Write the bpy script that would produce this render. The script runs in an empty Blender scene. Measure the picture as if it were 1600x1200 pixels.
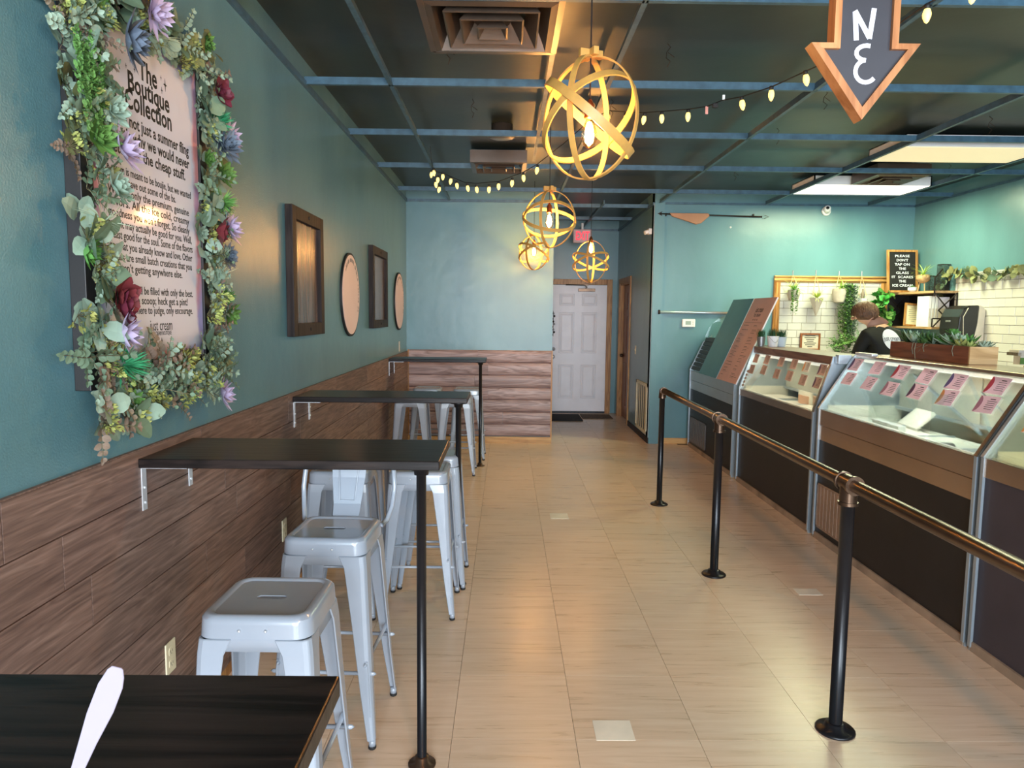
import bpy, bmesh, math, random
from mathutils import Vector, Matrix, Euler
random.seed(7)
PI = math.pi
scene = bpy.context.scene
COL = scene.collection

# ------------------------------------------------------------------ camera, world, light, exposure
cam_d = bpy.data.cameras.new('camera')
cam_d.sensor_width = 36.0
cam_d.lens = 36.0 * 1110 / 1600
cam_d.clip_start = 0.02
cam = bpy.data.objects.new('camera', cam_d)
COL.objects.link(cam)
_p, _r, _y = math.radians(5.603), math.radians(0.582), math.radians(0.475)
_f = Vector((math.sin(_y), math.cos(_y), 0)); _rt = Vector((math.cos(_y), -math.sin(_y), 0)); _u = Vector((0, 0, 1))
_f2 = _f * math.cos(_p) - _u * math.sin(_p); _u2 = _u * math.cos(_p) + _f * math.sin(_p)
_r3 = _rt * math.cos(_r) + _u2 * math.sin(_r); _u3 = -_rt * math.sin(_r) + _u2 * math.cos(_r)
_M = Matrix((_r3, _u3, -_f2)).transposed().to_4x4(); _M.translation = Vector((0, 0, 1.56))
cam.matrix_world = _M
scene.camera = cam

scene.view_settings.view_transform = 'Standard'
scene.view_settings.look = 'None'
scene.view_settings.gamma = 1.0
scene.view_settings.use_curve_mapping = False
scene.view_settings.exposure = 0.0

world = bpy.data.worlds.new('sky')
scene.world = world
world.use_nodes = True
_bg = world.node_tree.nodes['Background']
_bg.inputs[0].default_value = (0.72, 0.86, 1.0, 1)
_bg.inputs[1].default_value = 1.1

def area(name, loc, size, power, color, rot):
    d = bpy.data.lights.new(name, 'AREA'); d.shape = 'RECTANGLE'; d.size, d.size_y = size
    d.energy = power; d.color = color
    o = bpy.data.objects.new(name, d); COL.objects.link(o); o.location = loc; o.rotation_euler = rot
    return o
WINDOW_POWER = 640
area('window_daylight', (0.2, -3.5, 1.5), (2.8, 2.5), WINDOW_POWER, (0.80, 0.91, 1.0), (math.radians(90), 0, 0))
area('window_daylight', (3.4, -3.5, 1.75), (2.3, 1.6), 200, (0.80, 0.91, 1.0), (math.radians(90), 0, 0))
# the two fluorescent troffers and the tubes inside the freezers
area('troffer_light', (3.68, 7.6, 2.865), (1.1, 0.5), 88, (0.92, 1.0, 0.60), (0, 0, 0))
area('troffer_light', (3.68, 5.92, 2.865), (1.1, 0.5), 30, (0.95, 0.98, 0.55), (0, 0, 0))
area('freezer_tube_light', (2.375, 5.85, 1.205), (0.05, 1.5), 15.0, (1.0, 0.90, 0.66), (0, math.radians(8), 0))
area('freezer_tube_light', (2.50, 4.10, 1.262), (0.05, 1.5), 19.0, (0.95, 1.0, 0.90), (0, math.radians(8), 0))
area('freezer_tube_light', (2.50, 2.40, 1.262), (0.05, 1.4), 11.0, (1.0, 0.93, 0.5), (0, math.radians(8), 0))

# ------------------------------------------------------------------ materials
def lin(r, g, b):
    f = lambda c: (c / 255 / 12.92) if c / 255 <= 0.04045 else ((c / 255 + 0.055) / 1.055) ** 2.4
    return (f(r), f(g), f(b), 1.0)
def new_mat(name):
    m = bpy.data.materials.new(name); m.use_nodes = True
    nt = m.node_tree; return m, nt, nt.nodes['Principled BSDF']
def N(nt, t, **kw):
    n = nt.nodes.new(t)
    for k, v in kw.items():
        if k in n.inputs: n.inputs[k].default_value = v
        else: setattr(n, k, v)
    return n
def ramp(nt, fac, stops):
    r = nt.nodes.new('ShaderNodeValToRGB'); e = r.color_ramp.elements
    e[0].position, e[0].color = stops[0]; e[1].position, e[1].color = stops[-1]
    for p, c in stops[1:-1]:
        x = e.new(p); x.color = c
    nt.links.new(fac, r.inputs[0]); return r.outputs[0]
def mat(name, rgb, rough=0.5, metal=0.0, spec=0.5, var=0.12, nscale=6.0, bump=0.0, bscale=60.0, rand=0.0, coat=0.0):
    """plain surface: colour with fine mottling, optional bump and per-object variation"""
    m, nt, b = new_mat(name); L = nt.links
    c = lin(*rgb)
    tc = N(nt, 'ShaderNodeTexCoord')
    nz = N(nt, 'ShaderNodeTexNoise', Scale=nscale, Detail=4.0)
    L.new(tc.outputs['Object'], nz.inputs['Vector'])
    d = tuple(x * (1 - var) for x in c[:3]) + (1,); h = tuple(min(1, x * (1 + var)) for x in c[:3]) + (1,)
    col = ramp(nt, nz.outputs['Fac'], [(0.3, d), (0.7, h)])
    if rand:
        oi = N(nt, 'ShaderNodeObjectInfo'); hs = N(nt, 'ShaderNodeHueSaturation')
        mr = N(nt, 'ShaderNodeMapRange'); mr.inputs[3].default_value = 1 - rand; mr.inputs[4].default_value = 1 + rand
        L.new(oi.outputs['Random'], mr.inputs[0]); L.new(mr.outputs[0], hs.inputs['Value']); L.new(col, hs.inputs['Color'])
        mh = N(nt, 'ShaderNodeMapRange'); mh.inputs[3].default_value = 0.5 - rand * 0.08; mh.inputs[4].default_value = 0.5 + rand * 0.08
        L.new(oi.outputs['Random'], mh.inputs[0]); L.new(mh.outputs[0], hs.inputs['Hue'])
        col = hs.outputs[0]
    L.new(col, b.inputs['Base Color'])
    b.inputs['Roughness'].default_value = rough; b.inputs['Metallic'].default_value = metal
    b.inputs['Specular IOR Level'].default_value = spec
    if coat: b.inputs['Coat Weight'].default_value = coat; b.inputs['Coat Roughness'].default_value = 0.15
    if bump:
        n2 = N(nt, 'ShaderNodeTexNoise', Scale=bscale, Detail=3.0); L.new(tc.outputs['Object'], n2.inputs['Vector'])
        bp = N(nt, 'ShaderNodeBump', Strength=bump, Distance=0.01); L.new(n2.outputs['Fac'], bp.inputs['Height'])
        L.new(bp.outputs[0], b.inputs['Normal'])
    return m
def wood(name, stops, along='X', rough=0.45, scale=1.0, rand=0.15, bump=0.15, spec=0.4, rings=5.0, fine=0.55, ringw=1.0):
    """grain that runs along one object axis, different on every object"""
    m, nt, b = new_mat(name); L = nt.links
    tc = N(nt, 'ShaderNodeTexCoord'); oi = N(nt, 'ShaderNodeObjectInfo')
    ad = N(nt, 'ShaderNodeVectorMath', operation='ADD'); ml = N(nt, 'ShaderNodeVectorMath', operation='SCALE')
    cb = N(nt, 'ShaderNodeCombineXYZ')
    for i in range(3): L.new(oi.outputs['Random'], cb.inputs[i])
    L.new(cb.outputs[0], ml.inputs[0]); ml.inputs['Scale'].default_value = 37.0
    L.new(tc.outputs['Object'], ad.inputs[0]); L.new(ml.outputs[0], ad.inputs[1])
    mp = N(nt, 'ShaderNodeMapping')
    s = {'X': (0.9, 9, 9), 'Y': (9, 0.9, 9), 'Z': (9, 9, 0.9)}[along]
    mp.inputs['Scale'].default_value = tuple(v * scale for v in s)
    L.new(ad.outputs[0], mp.inputs['Vector'])
    n1 = N(nt, 'ShaderNodeTexNoise', Scale=1.3, Detail=3.0, Distortion=0.6); L.new(mp.outputs[0], n1.inputs['Vector'])
    m1 = N(nt, 'ShaderNodeMath', operation='MULTIPLY'); m1.inputs[1].default_value = rings; L.new(n1.outputs['Fac'], m1.inputs[0])
    fr = N(nt, 'ShaderNodeMath', operation='PINGPONG'); fr.inputs[1].default_value = 0.5; L.new(m1.outputs[0], fr.inputs[0])
    mp2 = N(nt, 'ShaderNodeMapping')
    s2 = {'X': (4, 90, 90), 'Y': (90, 4, 90), 'Z': (90, 90, 4)}[along]; mp2.inputs['Scale'].default_value = s2
    L.new(ad.outputs[0], mp2.inputs['Vector'])
    n2 = N(nt, 'ShaderNodeTexNoise', Scale=1.0, Detail=4.0); L.new(mp2.outputs[0], n2.inputs['Vector'])
    mx = N(nt, 'ShaderNodeMath', operation='ADD'); m3 = N(nt, 'ShaderNodeMath', operation='MULTIPLY'); m3.inputs[1].default_value = fine
    rw = N(nt, 'ShaderNodeMath', operation='MULTIPLY'); rw.inputs[1].default_value = ringw; L.new(fr.outputs[0], rw.inputs[0])
    L.new(n2.outputs['Fac'], m3.inputs[0]); L.new(rw.outputs[0], mx.inputs[0]); L.new(m3.outputs[0], mx.inputs[1])
    n = len(stops)
    col = ramp(nt, mx.outputs[0], [(0.15 + 0.6 * i / (n - 1), lin(*c)) for i, c in enumerate(stops)])
    hs = N(nt, 'ShaderNodeHueSaturation'); mr = N(nt, 'ShaderNodeMapRange')
    mr.inputs[3].default_value = 1 - rand; mr.inputs[4].default_value = 1 + rand
    L.new(oi.outputs['Random'], mr.inputs[0]); L.new(mr.outputs[0], hs.inputs['Value']); L.new(col, hs.inputs['Color'])
    L.new(hs.outputs[0], b.inputs['Base Color'])
    b.inputs['Roughness'].default_value = rough; b.inputs['Specular IOR Level'].default_value = spec
    bp = N(nt, 'ShaderNodeBump', Strength=bump, Distance=0.004); L.new(mx.outputs[0], bp.inputs['Height']); L.new(bp.outputs[0], b.inputs['Normal'])
    return m
def wall_paint(name, rgb, rough=0.29):
    """satin wall paint: roller stipple, faint vertical patchiness"""
    m, nt, b = new_mat(name); L = nt.links; c = lin(*rgb)
    tc = N(nt, 'ShaderNodeTexCoord'); mp = N(nt, 'ShaderNodeMapping'); mp.inputs['Scale'].default_value = (1.3, 1.3, 0.5)
    L.new(tc.outputs['Object'], mp.inputs['Vector'])
    n1 = N(nt, 'ShaderNodeTexNoise', Scale=1.6, Detail=6.0); L.new(mp.outputs[0], n1.inputs['Vector'])
    col = ramp(nt, n1.outputs['Fac'], [(0.3, tuple(x * 0.88 for x in c[:3]) + (1,)), (0.7, tuple(x * 1.1 for x in c[:3]) + (1,))])
    L.new(col, b.inputs['Base Color'])
    n2 = N(nt, 'ShaderNodeTexNoise', Scale=160.0, Detail=2.0); L.new(tc.outputs['Object'], n2.inputs['Vector'])
    n3 = N(nt, 'ShaderNodeTexNoise', Scale=7.0, Detail=2.0); L.new(tc.outputs['Object'], n3.inputs['Vector'])
    a = N(nt, 'ShaderNodeMath', operation='MULTIPLY_ADD'); a.inputs[1].default_value = 3.0
    L.new(n3.outputs['Fac'], a.inputs[0]); L.new(n2.outputs['Fac'], a.inputs[2])
    bp = N(nt, 'ShaderNodeBump', Strength=0.22, Distance=0.004); L.new(a.outputs[0], bp.inputs['Height']); L.new(bp.outputs[0], b.inputs['Normal'])
    b.inputs['Roughness'].default_value = rough; b.inputs['Specular IOR Level'].default_value = 0.5
    return m
def glass(name, tint=(0.93, 0.98, 0.96), refl=0.08, rough=0.02):
    m = bpy.data.materials.new(name); m.use_nodes = True; nt = m.node_tree; nt.nodes.clear(); L = nt.links
    out = N(nt, 'ShaderNodeOutputMaterial'); mx = N(nt, 'ShaderNodeMixShader'); t = N(nt, 'ShaderNodeBsdfTransparent'); g = N(nt, 'ShaderNodeBsdfGlossy')
    t.inputs[0].default_value = tint + (1,); g.inputs['Roughness'].default_value = rough
    lw = N(nt, 'ShaderNodeLayerWeight', Blend=0.25); mr = N(nt, 'ShaderNodeMapRange'); mr.inputs[3].default_value = refl; mr.inputs[4].default_value = 0.7
    L.new(lw.outputs['Fresnel'], mr.inputs[0]); L.new(mr.outputs[0], mx.inputs[0])
    L.new(t.outputs[0], mx.inputs[1]); L.new(g.outputs[0], mx.inputs[2]); L.new(mx.outputs[0], out.inputs[0])
    return m
def emit(name, rgb, strength):
    m, nt, b = new_mat(name); b.inputs['Base Color'].default_value = (*rgb, 1)
    b.inputs['Emission Color'].default_value = (*rgb, 1); b.inputs['Emission Strength'].default_value = strength
    return m
def tile_floor(name):
    m, nt, b = new_mat(name); L = nt.links
    tc = N(nt, 'ShaderNodeTexCoord'); oi = N(nt, 'ShaderNodeObjectInfo'); ml = N(nt, 'ShaderNodeVectorMath', operation='SCALE'); cb = N(nt, 'ShaderNodeCombineXYZ')
    for i in range(3): L.new(oi.outputs['Random'], cb.inputs[i])
    ml.inputs['Scale'].default_value = 41.0; L.new(cb.outputs[0], ml.inputs[0])
    ad = N(nt, 'ShaderNodeVectorMath', operation='ADD'); L.new(tc.outputs['Object'], ad.inputs[0]); L.new(ml.outputs[0], ad.inputs[1])
    mp = N(nt, 'ShaderNodeMapping'); mp.inputs['Scale'].default_value = (1.6, 22, 1); L.new(ad.outputs[0], mp.inputs['Vector'])
    n1 = N(nt, 'ShaderNodeTexNoise', Scale=1.6, Detail=7.0, Roughness=0.62, Distortion=0.7); L.new(mp.outputs[0], n1.inputs['Vector'])
    col = ramp(nt, n1.outputs['Fac'], [(0.22, lin(203, 172, 143)), (0.40, lin(217, 188, 160)), (0.55, lin(224, 196, 170)), (0.74, lin(230, 206, 182))])
    hs = N(nt, 'ShaderNodeHueSaturation'); mr = N(nt, 'ShaderNodeMapRange'); mr.inputs[3].default_value = 0.96; mr.inputs[4].default_value = 1.04
    L.new(oi.outputs['Random'], mr.inputs[0]); L.new(mr.outputs[0], hs.inputs['Value']); L.new(col, hs.inputs['Color'])
    L.new(hs.outputs[0], b.inputs['Base Color']); b.inputs['Specular IOR Level'].default_value = 0.45
    rr = N(nt, 'ShaderNodeMapRange'); rr.inputs[3].default_value = 0.22; rr.inputs[4].default_value = 0.36
    L.new(n1.outputs['Fac'], rr.inputs[0]); L.new(rr.outputs[0], b.inputs['Roughness'])
    bp = N(nt, 'ShaderNodeBump', Strength=0.12, Distance=0.002); L.new(n1.outputs['Fac'], bp.inputs['Height']); L.new(bp.outputs[0], b.inputs['Normal'])
    return m

TEAL = wall_paint('teal_wall_paint', (93, 133, 142))
DECK = mat('dark_ceiling_deck', (40, 48, 45), 0.36, var=0.3, nscale=2.0, bump=0.1, bscale=8)
TEE = mat('painted_ceiling_tee', (62, 92, 110), 0.4, var=0.25, nscale=18)
DUCT = mat('dark_bronze_diffuser', (92, 78, 68), 0.32, metal=0.35, var=0.15)
TILE = tile_floor('travertine_vinyl_tile')
GROUT = mat('floor_underlay', (120, 98, 76), 0.8)
PATCHM = mat('pale_tile_patch', (236, 224, 206), 0.4)
PLANK = wood('grey_brown_plank', [(78, 60, 54), (100, 79, 71), (122, 98, 88), (142, 117, 106)], 'X', 0.5, 2.0, 0.15, 0.3, 0.3, 5.0, 0.80, 0.40)
PLANKD = mat('wainscot_backing', (70, 52, 46), 0.7)
LOGW = wood('pinkish_grey_log_siding', [(118, 94, 90), (152, 126, 122), (176, 150, 146)], 'X', 0.42, 1.2, 0.10, 0.2)
PINE = wood('stained_pine_trim', [(128, 82, 42), (166, 114, 62), (188, 138, 82)], 'Z', 0.4, 1.0, 0.08, 0.1)
PINEX = wood('stained_pine_rail', [(150, 106, 58), (186, 140, 84), (204, 160, 102)], 'X', 0.4, 1.0, 0.08, 0.1)
BROWND = wood('brown_door_wood', [(96, 50, 26), (134, 76, 42), (150, 90, 52)], 'Z', 0.4)
WHITED = mat('white_door_paint', (236, 234, 240), 0.4, var=0.04)
ESP = wood('espresso_table_wood', [(15, 12, 12), (30, 24, 23), (44, 35, 32)], 'X', 0.30, 1.2, 0.1, 0.10, 0.14)
DARKF = wood('dark_frame_wood', [(26, 22, 22), (42, 34, 33), (54, 45, 42)], 'Z', 0.55, 1.0, 0.1, 0.15, 0.15)
BLACKM = mat('black_pipe', (28, 28, 32), 0.3, metal=0.4, var=0.2)
BRONZE = mat('bronze_pipe', (92, 72, 58), 0.28, metal=0.8, var=0.2, nscale=14)
STOOL = mat('silver_grey_powder_coat', (152, 160, 172), 0.22, metal=0.0, spec=0.6, var=0.03, coat=0.4)
RUBBER = mat('black_rubber', (22, 22, 24), 0.7)
SILVER = mat('bright_zinc', (214, 216, 220), 0.35, metal=0.5)
CREAM = mat('cream_plastic', (222, 210, 178), 0.45, var=0.04)
WHITEP = mat('white_plastic', (232, 232, 232), 0.4, var=0.03)
STEEL = mat('brushed_steel', (186, 164, 146), 0.24, metal=0.9, var=0.08, nscale=3, bump=0.03, bscale=120)  # warm reflections put into the base colour of the steel
STEELB = mat('bluish_steel', (172, 184, 194), 0.38, metal=0.6, var=0.05)
BLACKP = mat('black_freezer_panel', (26, 23, 24), 0.5, var=0.25)
PURPP = mat('dark_plum_freezer_panel', (60, 53, 60), 0.55, var=0.1)
LINER = mat('white_freezer_liner', (230, 228, 216), 0.45, var=0.05)
LIDM = mat('off_white_tub_lid', (226, 222, 208), 0.5, var=0.06, nscale=12)
TOPW = wood('brown_cap_board', [(84, 58, 46), (110, 78, 62), (124, 92, 74)], 'Y', 0.4)
GLASS = glass('display_glass', (0.95, 0.985, 0.975), 0.015)
GLASSB = glass('bulb_glass', (1.0, 0.93, 0.78), 0.03)
ACRYL = glass('clear_acrylic', (0.92, 0.96, 0.95), 0.06)
RINGW = mat('honey_wood_hoop', (196, 148, 76), 0.45, var=0.12, nscale=20)
COPPER = mat('copper_socket', (190, 112, 70), 0.28, metal=0.9)
CORD = mat('dark_cord', (26, 22, 22), 0.6)
FIL = emit('glowing_filament', (1.0, 0.50, 0.15), 1050.0)
MINI = emit('string_bulb_glow', (1.0, 0.74, 0.22), 1.5)
LENS1 = emit('lit_troffer_lens', (1.0, 0.94, 0.80), 1.6)
LENS2 = emit('dim_troffer_lens', (0.92, 0.80, 0.52), 0.55)
TUBEL = emit('lit_freezer_tube', (1.0, 0.96, 0.86), 1.8)
EXITR = emit('red_exit_letters', (1.0, 0.05, 0.09), 0.9)
CHALK = mat('chalkboard', (52, 50, 56), 0.45, var=0.2, nscale=4)
ARROWW = wood('orange_brown_sign_frame', [(150, 92, 52), (176, 116, 72), (190, 132, 86)], 'Z', 0.4)
PAINTW = mat('white_hand_lettering', (226, 226, 240), 0.6, var=0.03)
INK = mat('black_ink', (18, 16, 18), 0.6)
BLUSH = mat('blush_paper', (232, 204, 198), 0.42, var=0.03, nscale=3)
BOARDP = mat('dusty_pink_board', (222, 174, 162), 0.5, var=0.05)
BOARDT = mat('deep_teal_board', (74, 130, 148), 0.45, var=0.05)
FOAM = mat('white_foam_edge', (226, 224, 226), 0.6)
def paper(name, rgb):
    """thin card that lets some of the light behind it through"""
    m, nt, b = new_mat(name); L = nt.links; b.inputs['Base Color'].default_value = lin(*rgb); b.inputs['Roughness'].default_value = 0.55
    out = [n for n in nt.nodes if n.type == 'OUTPUT_MATERIAL'][0]; t = N(nt, 'ShaderNodeBsdfTranslucent'); t.inputs[0].default_value = lin(*rgb)
    mx = N(nt, 'ShaderNodeMixShader'); mx.inputs[0].default_value = 0.45
    L.new(b.outputs[0], mx.inputs[1]); L.new(t.outputs[0], mx.inputs[2]); L.new(mx.outputs[0], out.inputs[0]); return m
CARD = paper('pink_flavour_card', (238, 212, 220))
CARDB = paper('brown_flavour_card', (200, 174, 166))
SUBWAY = mat('white_subway_tile', (200, 196, 193), 0.22, var=0.03, rand=0.03)
SUBG = mat('grey_tile_joint', (140, 132, 124), 0.8)
GOLDF = PINEX
def leafm(name, rgb, rough=0.55, rand=0.22): return mat(name, rgb, rough, var=0.18, nscale=14, rand=rand, spec=0.3)
EUC = leafm('eucalyptus_leaf', (138, 160, 142)); EUCD = leafm('deep_eucalyptus_leaf', (104, 128, 104)); OLIVE = leafm('olive_leaf', (116, 118, 78))
LIME = leafm('lime_bud', (158, 164, 92)); GREEN = leafm('fresh_green_leaf', (96, 140, 70)); MOSS = leafm('moss_green_spike', (52, 134, 88))
DKGRN = leafm('dark_green_leaf', (84, 122, 74)); BLUEG = leafm('blue_grey_petal', (98, 112, 128)); LILAC = leafm('lilac_petal', (186, 170, 200), rand=0.08)
BURG = leafm('burgundy_petal', (104, 42, 54)); PALE = leafm('pale_air_plant', (176, 196, 170)); GRASSG = leafm('grass_blade', (44, 84, 52)); STEM = leafm('brown_stem', (92, 84, 60))
TAUPE = leafm('taupe_dried_leaf', (134, 118, 104))
CONC = mat('pale_concrete', (180, 168, 160), 0.7, var=0.08, nscale=20)
ROPE = mat('jute_cord', (206, 180, 140), 0.8)
GALV = mat('galvanised_tin', (150, 150, 150), 0.35, metal=0.7)
PLANTW = wood('red_brown_planter', [(104, 54, 38), (134, 74, 52), (150, 88, 62)], 'Y', 0.4)
PLANTE = wood('light_planter_end', [(176, 134, 86), (204, 162, 110), (216, 176, 126)], 'X', 0.45)
SOIL = mat('dark_soil', (40, 30, 24), 0.9)
BLKPL = mat('glossy_black_plastic', (24, 25, 28), 0.25, var=0.05)
GREYPL = mat('warm_white_plastic', (206, 196, 184), 0.45)
IRON = mat('dark_iron', (50, 42, 38), 0.5, metal=0.5)
SHELFW = wood('tan_shelf_wood', [(136, 104, 72), (164, 130, 94), (178, 146, 108)], 'Y', 0.5)
FELT = mat('black_felt', (20, 19, 20), 0.85)
SKIN = mat('skin', (214, 164, 138), 0.5, var=0.06)
SHIRT = mat('black_tshirt', (18, 18, 20), 0.8, var=0.2, bump=0.3, bscale=25)
JEAN = mat('dark_trousers', (34, 38, 48), 0.8)
HAIR = mat('brown_hair', (104, 72, 52), 0.6, var=0.35, nscale=40, bump=0.5, bscale=80)
MATB = mat('black_doormat', (30, 30, 32), 0.9, bump=0.4, bscale=150)
MATG = mat('woven_brown_doormat', (96, 78, 62), 0.9, var=0.5, nscale=40)
CLOTH = mat('tan_cloth', (176, 132, 104), 0.8)

# ------------------------------------------------------------------ geometry helpers
class MB:
    def __init__(s): s.v = []; s.f = []; s.m = []; s.mi = 0
    def add(s, vs, fs):
        o = len(s.v); s.v += [tuple(v) for v in vs]; s.f += [tuple(i + o for i in f) for f in fs]; s.m += [s.mi] * len(fs); return s
    def box(s, x0, y0, z0, x1, y1, z1):
        if x0 > x1: x0, x1 = x1, x0
        if y0 > y1: y0, y1 = y1, y0
        if z0 > z1: z0, z1 = z1, z0
        return s.add([(x0, y0, z0), (x1, y0, z0), (x1, y1, z0), (x0, y1, z0), (x0, y0, z1), (x1, y0, z1), (x1, y1, z1), (x0, y1, z1)],
                     [(0, 3, 2, 1), (4, 5, 6, 7), (0, 1, 5, 4), (1, 2, 6, 5), (2, 3, 7, 6), (3, 0, 4, 7)])
    def obox(s, o, a, b, c):
        """box from corner o with edge vectors a, b, c"""
        o, a, b, c = map(Vector, (o, a, b, c))
        if a.cross(b).dot(c) < 0: a, b = b, a
        return s.add([o, o + a, o + a + b, o + b, o + c, o + a + c, o + a + b + c, o + b + c],
                     [(0, 3, 2, 1), (4, 5, 6, 7), (0, 1, 5, 4), (1, 2, 6, 5), (2, 3, 7, 6), (3, 0, 4, 7)])
    def prism(s, pts, O, U, V, W):
        """2-D outline pts in plane (U,V) at O, pushed along vector W; outline given so that UxV points along W"""
        O, U, V, W = map(Vector, (O, U, V, W)); n = len(pts)
        ar = sum(pts[i][0] * pts[(i + 1) % n][1] - pts[(i + 1) % n][0] * pts[i][1] for i in range(n))
        if ar * U.cross(V).dot(W) < 0: pts = pts[::-1]
        a = [O + U * p[0] + V * p[1] for p in pts]; b = [p + W for p in a]
        return s.add(a + b, [tuple(range(n))[::-1], tuple(range(n, 2 * n))] + [(i, (i + 1) % n, n + (i + 1) % n, n + i) for i in range(n)])
    def tube(s, path, r, n=8, cap=True, closed=False):
        P = [Vector(p) for p in path]; k = len(P); rings = []; up = None
        for i, p in enumerate(P):
            if closed: t = P[(i + 1) % k] - P[i - 1]
            else: t = P[min(i + 1, k - 1)] - P[max(i - 1, 0)]
            t.normalize()
            if up is None:
                up = Vector((0, 0, 1)) if abs(t.z) < 0.9 else Vector((1, 0, 0))
            a = t.cross(up).normalized(); b = a.cross(t); up = b
            rr = r[i] if isinstance(r, (list, tuple)) else r
            rings.append([p + (a * math.cos(2 * PI * j / n) + b * math.sin(2 * PI * j / n)) * rr for j in range(n)])
        fs = []
        for i in range(k if closed else k - 1):
            i2 = (i + 1) % k
            for j in range(n): fs.append((i * n + j, i2 * n + j, i2 * n + (j + 1) % n, i * n + (j + 1) % n)[::-1])
        if cap and not closed: fs += [tuple(range(n)), tuple((k - 1) * n + j for j in range(n))[::-1]]
        return s.add([v for q in rings for v in q], fs)
    def lathe(s, prof, c=(0, 0, 0), n=16, axis='Z', cap=True):
        vs = []; c = Vector(c)
        for r, h in prof:
            for j in range(n):
                a = 2 * PI * j / n; x, y = r * math.cos(a), r * math.sin(a)
                vs.append(c + Vector((x, y, h) if axis == 'Z' else (h, x, y) if axis == 'X' else (y, h, x)))
        fs = [(i * n + j, i * n + (j + 1) % n, (i + 1) * n + (j + 1) % n, (i + 1) * n + j) for i in range(len(prof) - 1) for j in range(n)]
        if cap: fs += [tuple(range(n))[::-1], tuple((len(prof) - 1) * n + j for j in range(n))]
        return s.add(vs, fs)
    def ball(s, c, r, n=10, m=6, M=None):
        r = (r, r, r) if not isinstance(r, (tuple, list)) else r; c = Vector(c)
        vs = [Vector((0, 0, -r[2]))]
        for i in range(1, m):
            t = -PI / 2 + PI * i / m
            vs += [Vector((r[0] * math.cos(t) * math.cos(2 * PI * j / n), r[1] * math.cos(t) * math.sin(2 * PI * j / n), r[2] * math.sin(t))) for j in range(n)]
        vs.append(Vector((0, 0, r[2]))); L = len(vs) - 1
        if M: vs = [M @ v for v in vs]
        vs = [v + c for v in vs]
        fs = [(0, 1 + (j + 1) % n, 1 + j) for j in range(n)]
        for i in range(m - 2):
            for j in range(n): fs.append((1 + i * n + j, 1 + i * n + (j + 1) % n, 1 + (i + 1) * n + (j + 1) % n, 1 + (i + 1) * n + j))
        o = 1 + (m - 2) * n
        fs += [(o + j, o + (j + 1) % n, L) for j in range(n)]
        return s.add(vs, fs)
    def leaf(s, o, d, up, ln, w, bend=0.2, shape=(0.25, 0.9, 1.0, 0.7, 0.05), cup=0.15):
        """a bent blade with a midrib fold"""
        o, d = Vector(o), Vector(d).normalized(); up = Vector(up); sd = d.cross(up)
        if sd.length < 1e-4: sd = d.cross(Vector((1, 0.3, 0.2)))
        sd.normalize(); nr = sd.cross(d).normalized(); k = len(shape); vs = []
        for i, q in enumerate(shape):
            t = i / (k - 1); p = o + d * (ln * t) - nr * (bend * ln * t * t); h = w * 0.5 * q
            vs += [p + sd * h + nr * (cup * h), p, p - sd * h + nr * (cup * h)]
        fs = []
        for i in range(k - 1):
            fs += [(3 * i, 3 * i + 1, 3 * i + 4, 3 * i + 3), (3 * i + 1, 3 * i + 2, 3 * i + 5, 3 * i + 4)]
        return s.add(vs, fs)
    def xf(s, M):
        s.v = [tuple(M @ Vector(v)) for v in s.v]; return s
    def merge(s, o): 
        k = len(s.v); s.v += o.v; s.f += [tuple(i + k for i in f) for f in o.f]; s.m += o.m; return s
    def mesh(s, name, mats, smooth=False):
        me = bpy.data.meshes.new(name); me.from_pydata(s.v, [], s.f)
        for m in (mats if isinstance(mats, (list, tuple)) else [mats]): me.materials.append(m)
        if any(s.m): me.polygons.foreach_set('material_index', s.m)
        if smooth: me.polygons.foreach_set('use_smooth', [True] * len(me.polygons))
        me.update(); return me
    def build(s, name, mats, parent=None, smooth=False, bevel=0.0, seg=2, local=False, auto=False):
        """links ONE object; coordinates are world unless local, and the object keeps its parent's origin"""
        off = Vector((0, 0, 0))
        if parent and not local:
            q = parent
            while q: off += q.location; q = q.parent
        if off.length: s.v = [(v[0] - off.x, v[1] - off.y, v[2] - off.z) for v in s.v]
        o = bpy.data.objects.new(name, s.mesh(name, mats, smooth)); COL.objects.link(o)
        if parent: o.parent = parent
        if bevel:
            b = o.modifiers.new('edge', 'BEVEL'); b.width = bevel; b.segments = seg; b.limit_method = 'ANGLE'; b.angle_limit = math.radians(40)
        if auto: o.data.set_sharp_from_angle(angle=math.radians(40)); o.data.polygons.foreach_set('use_smooth', [True] * len(o.data.polygons))
        return o
def tag(o, label, cat, group=None):
    o['label'] = label; o['category'] = cat
    if group: o['group'] = group
    return o
def thing(name, label, cat, loc=(0, 0, 0), group=None):
    o = bpy.data.objects.new(name, None); COL.objects.link(o); o.location = loc; o.empty_display_size = 0.1
    return tag(o, label, cat, group)
def struct(o): o['kind'] = 'structure'; return o
def copy_tree(o, parent=None):
    c = o.copy(); COL.objects.link(c)
    if parent: c.parent = parent
    for ch in o.children: copy_tree(ch, c)
    return c
def inst(name, me, parent, M):
    o = bpy.data.objects.new(name, me); COL.objects.link(o); o.parent = parent
    o.matrix_local = M; return o
def basis(X, Y, O):
    X = Vector(X).normalized(); Y = Vector(Y).normalized(); Z = X.cross(Y).normalized(); Y = Z.cross(X)
    M = Matrix((X, Y, Z)).transposed().to_4x4(); M.translation = Vector(O); return M
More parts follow.
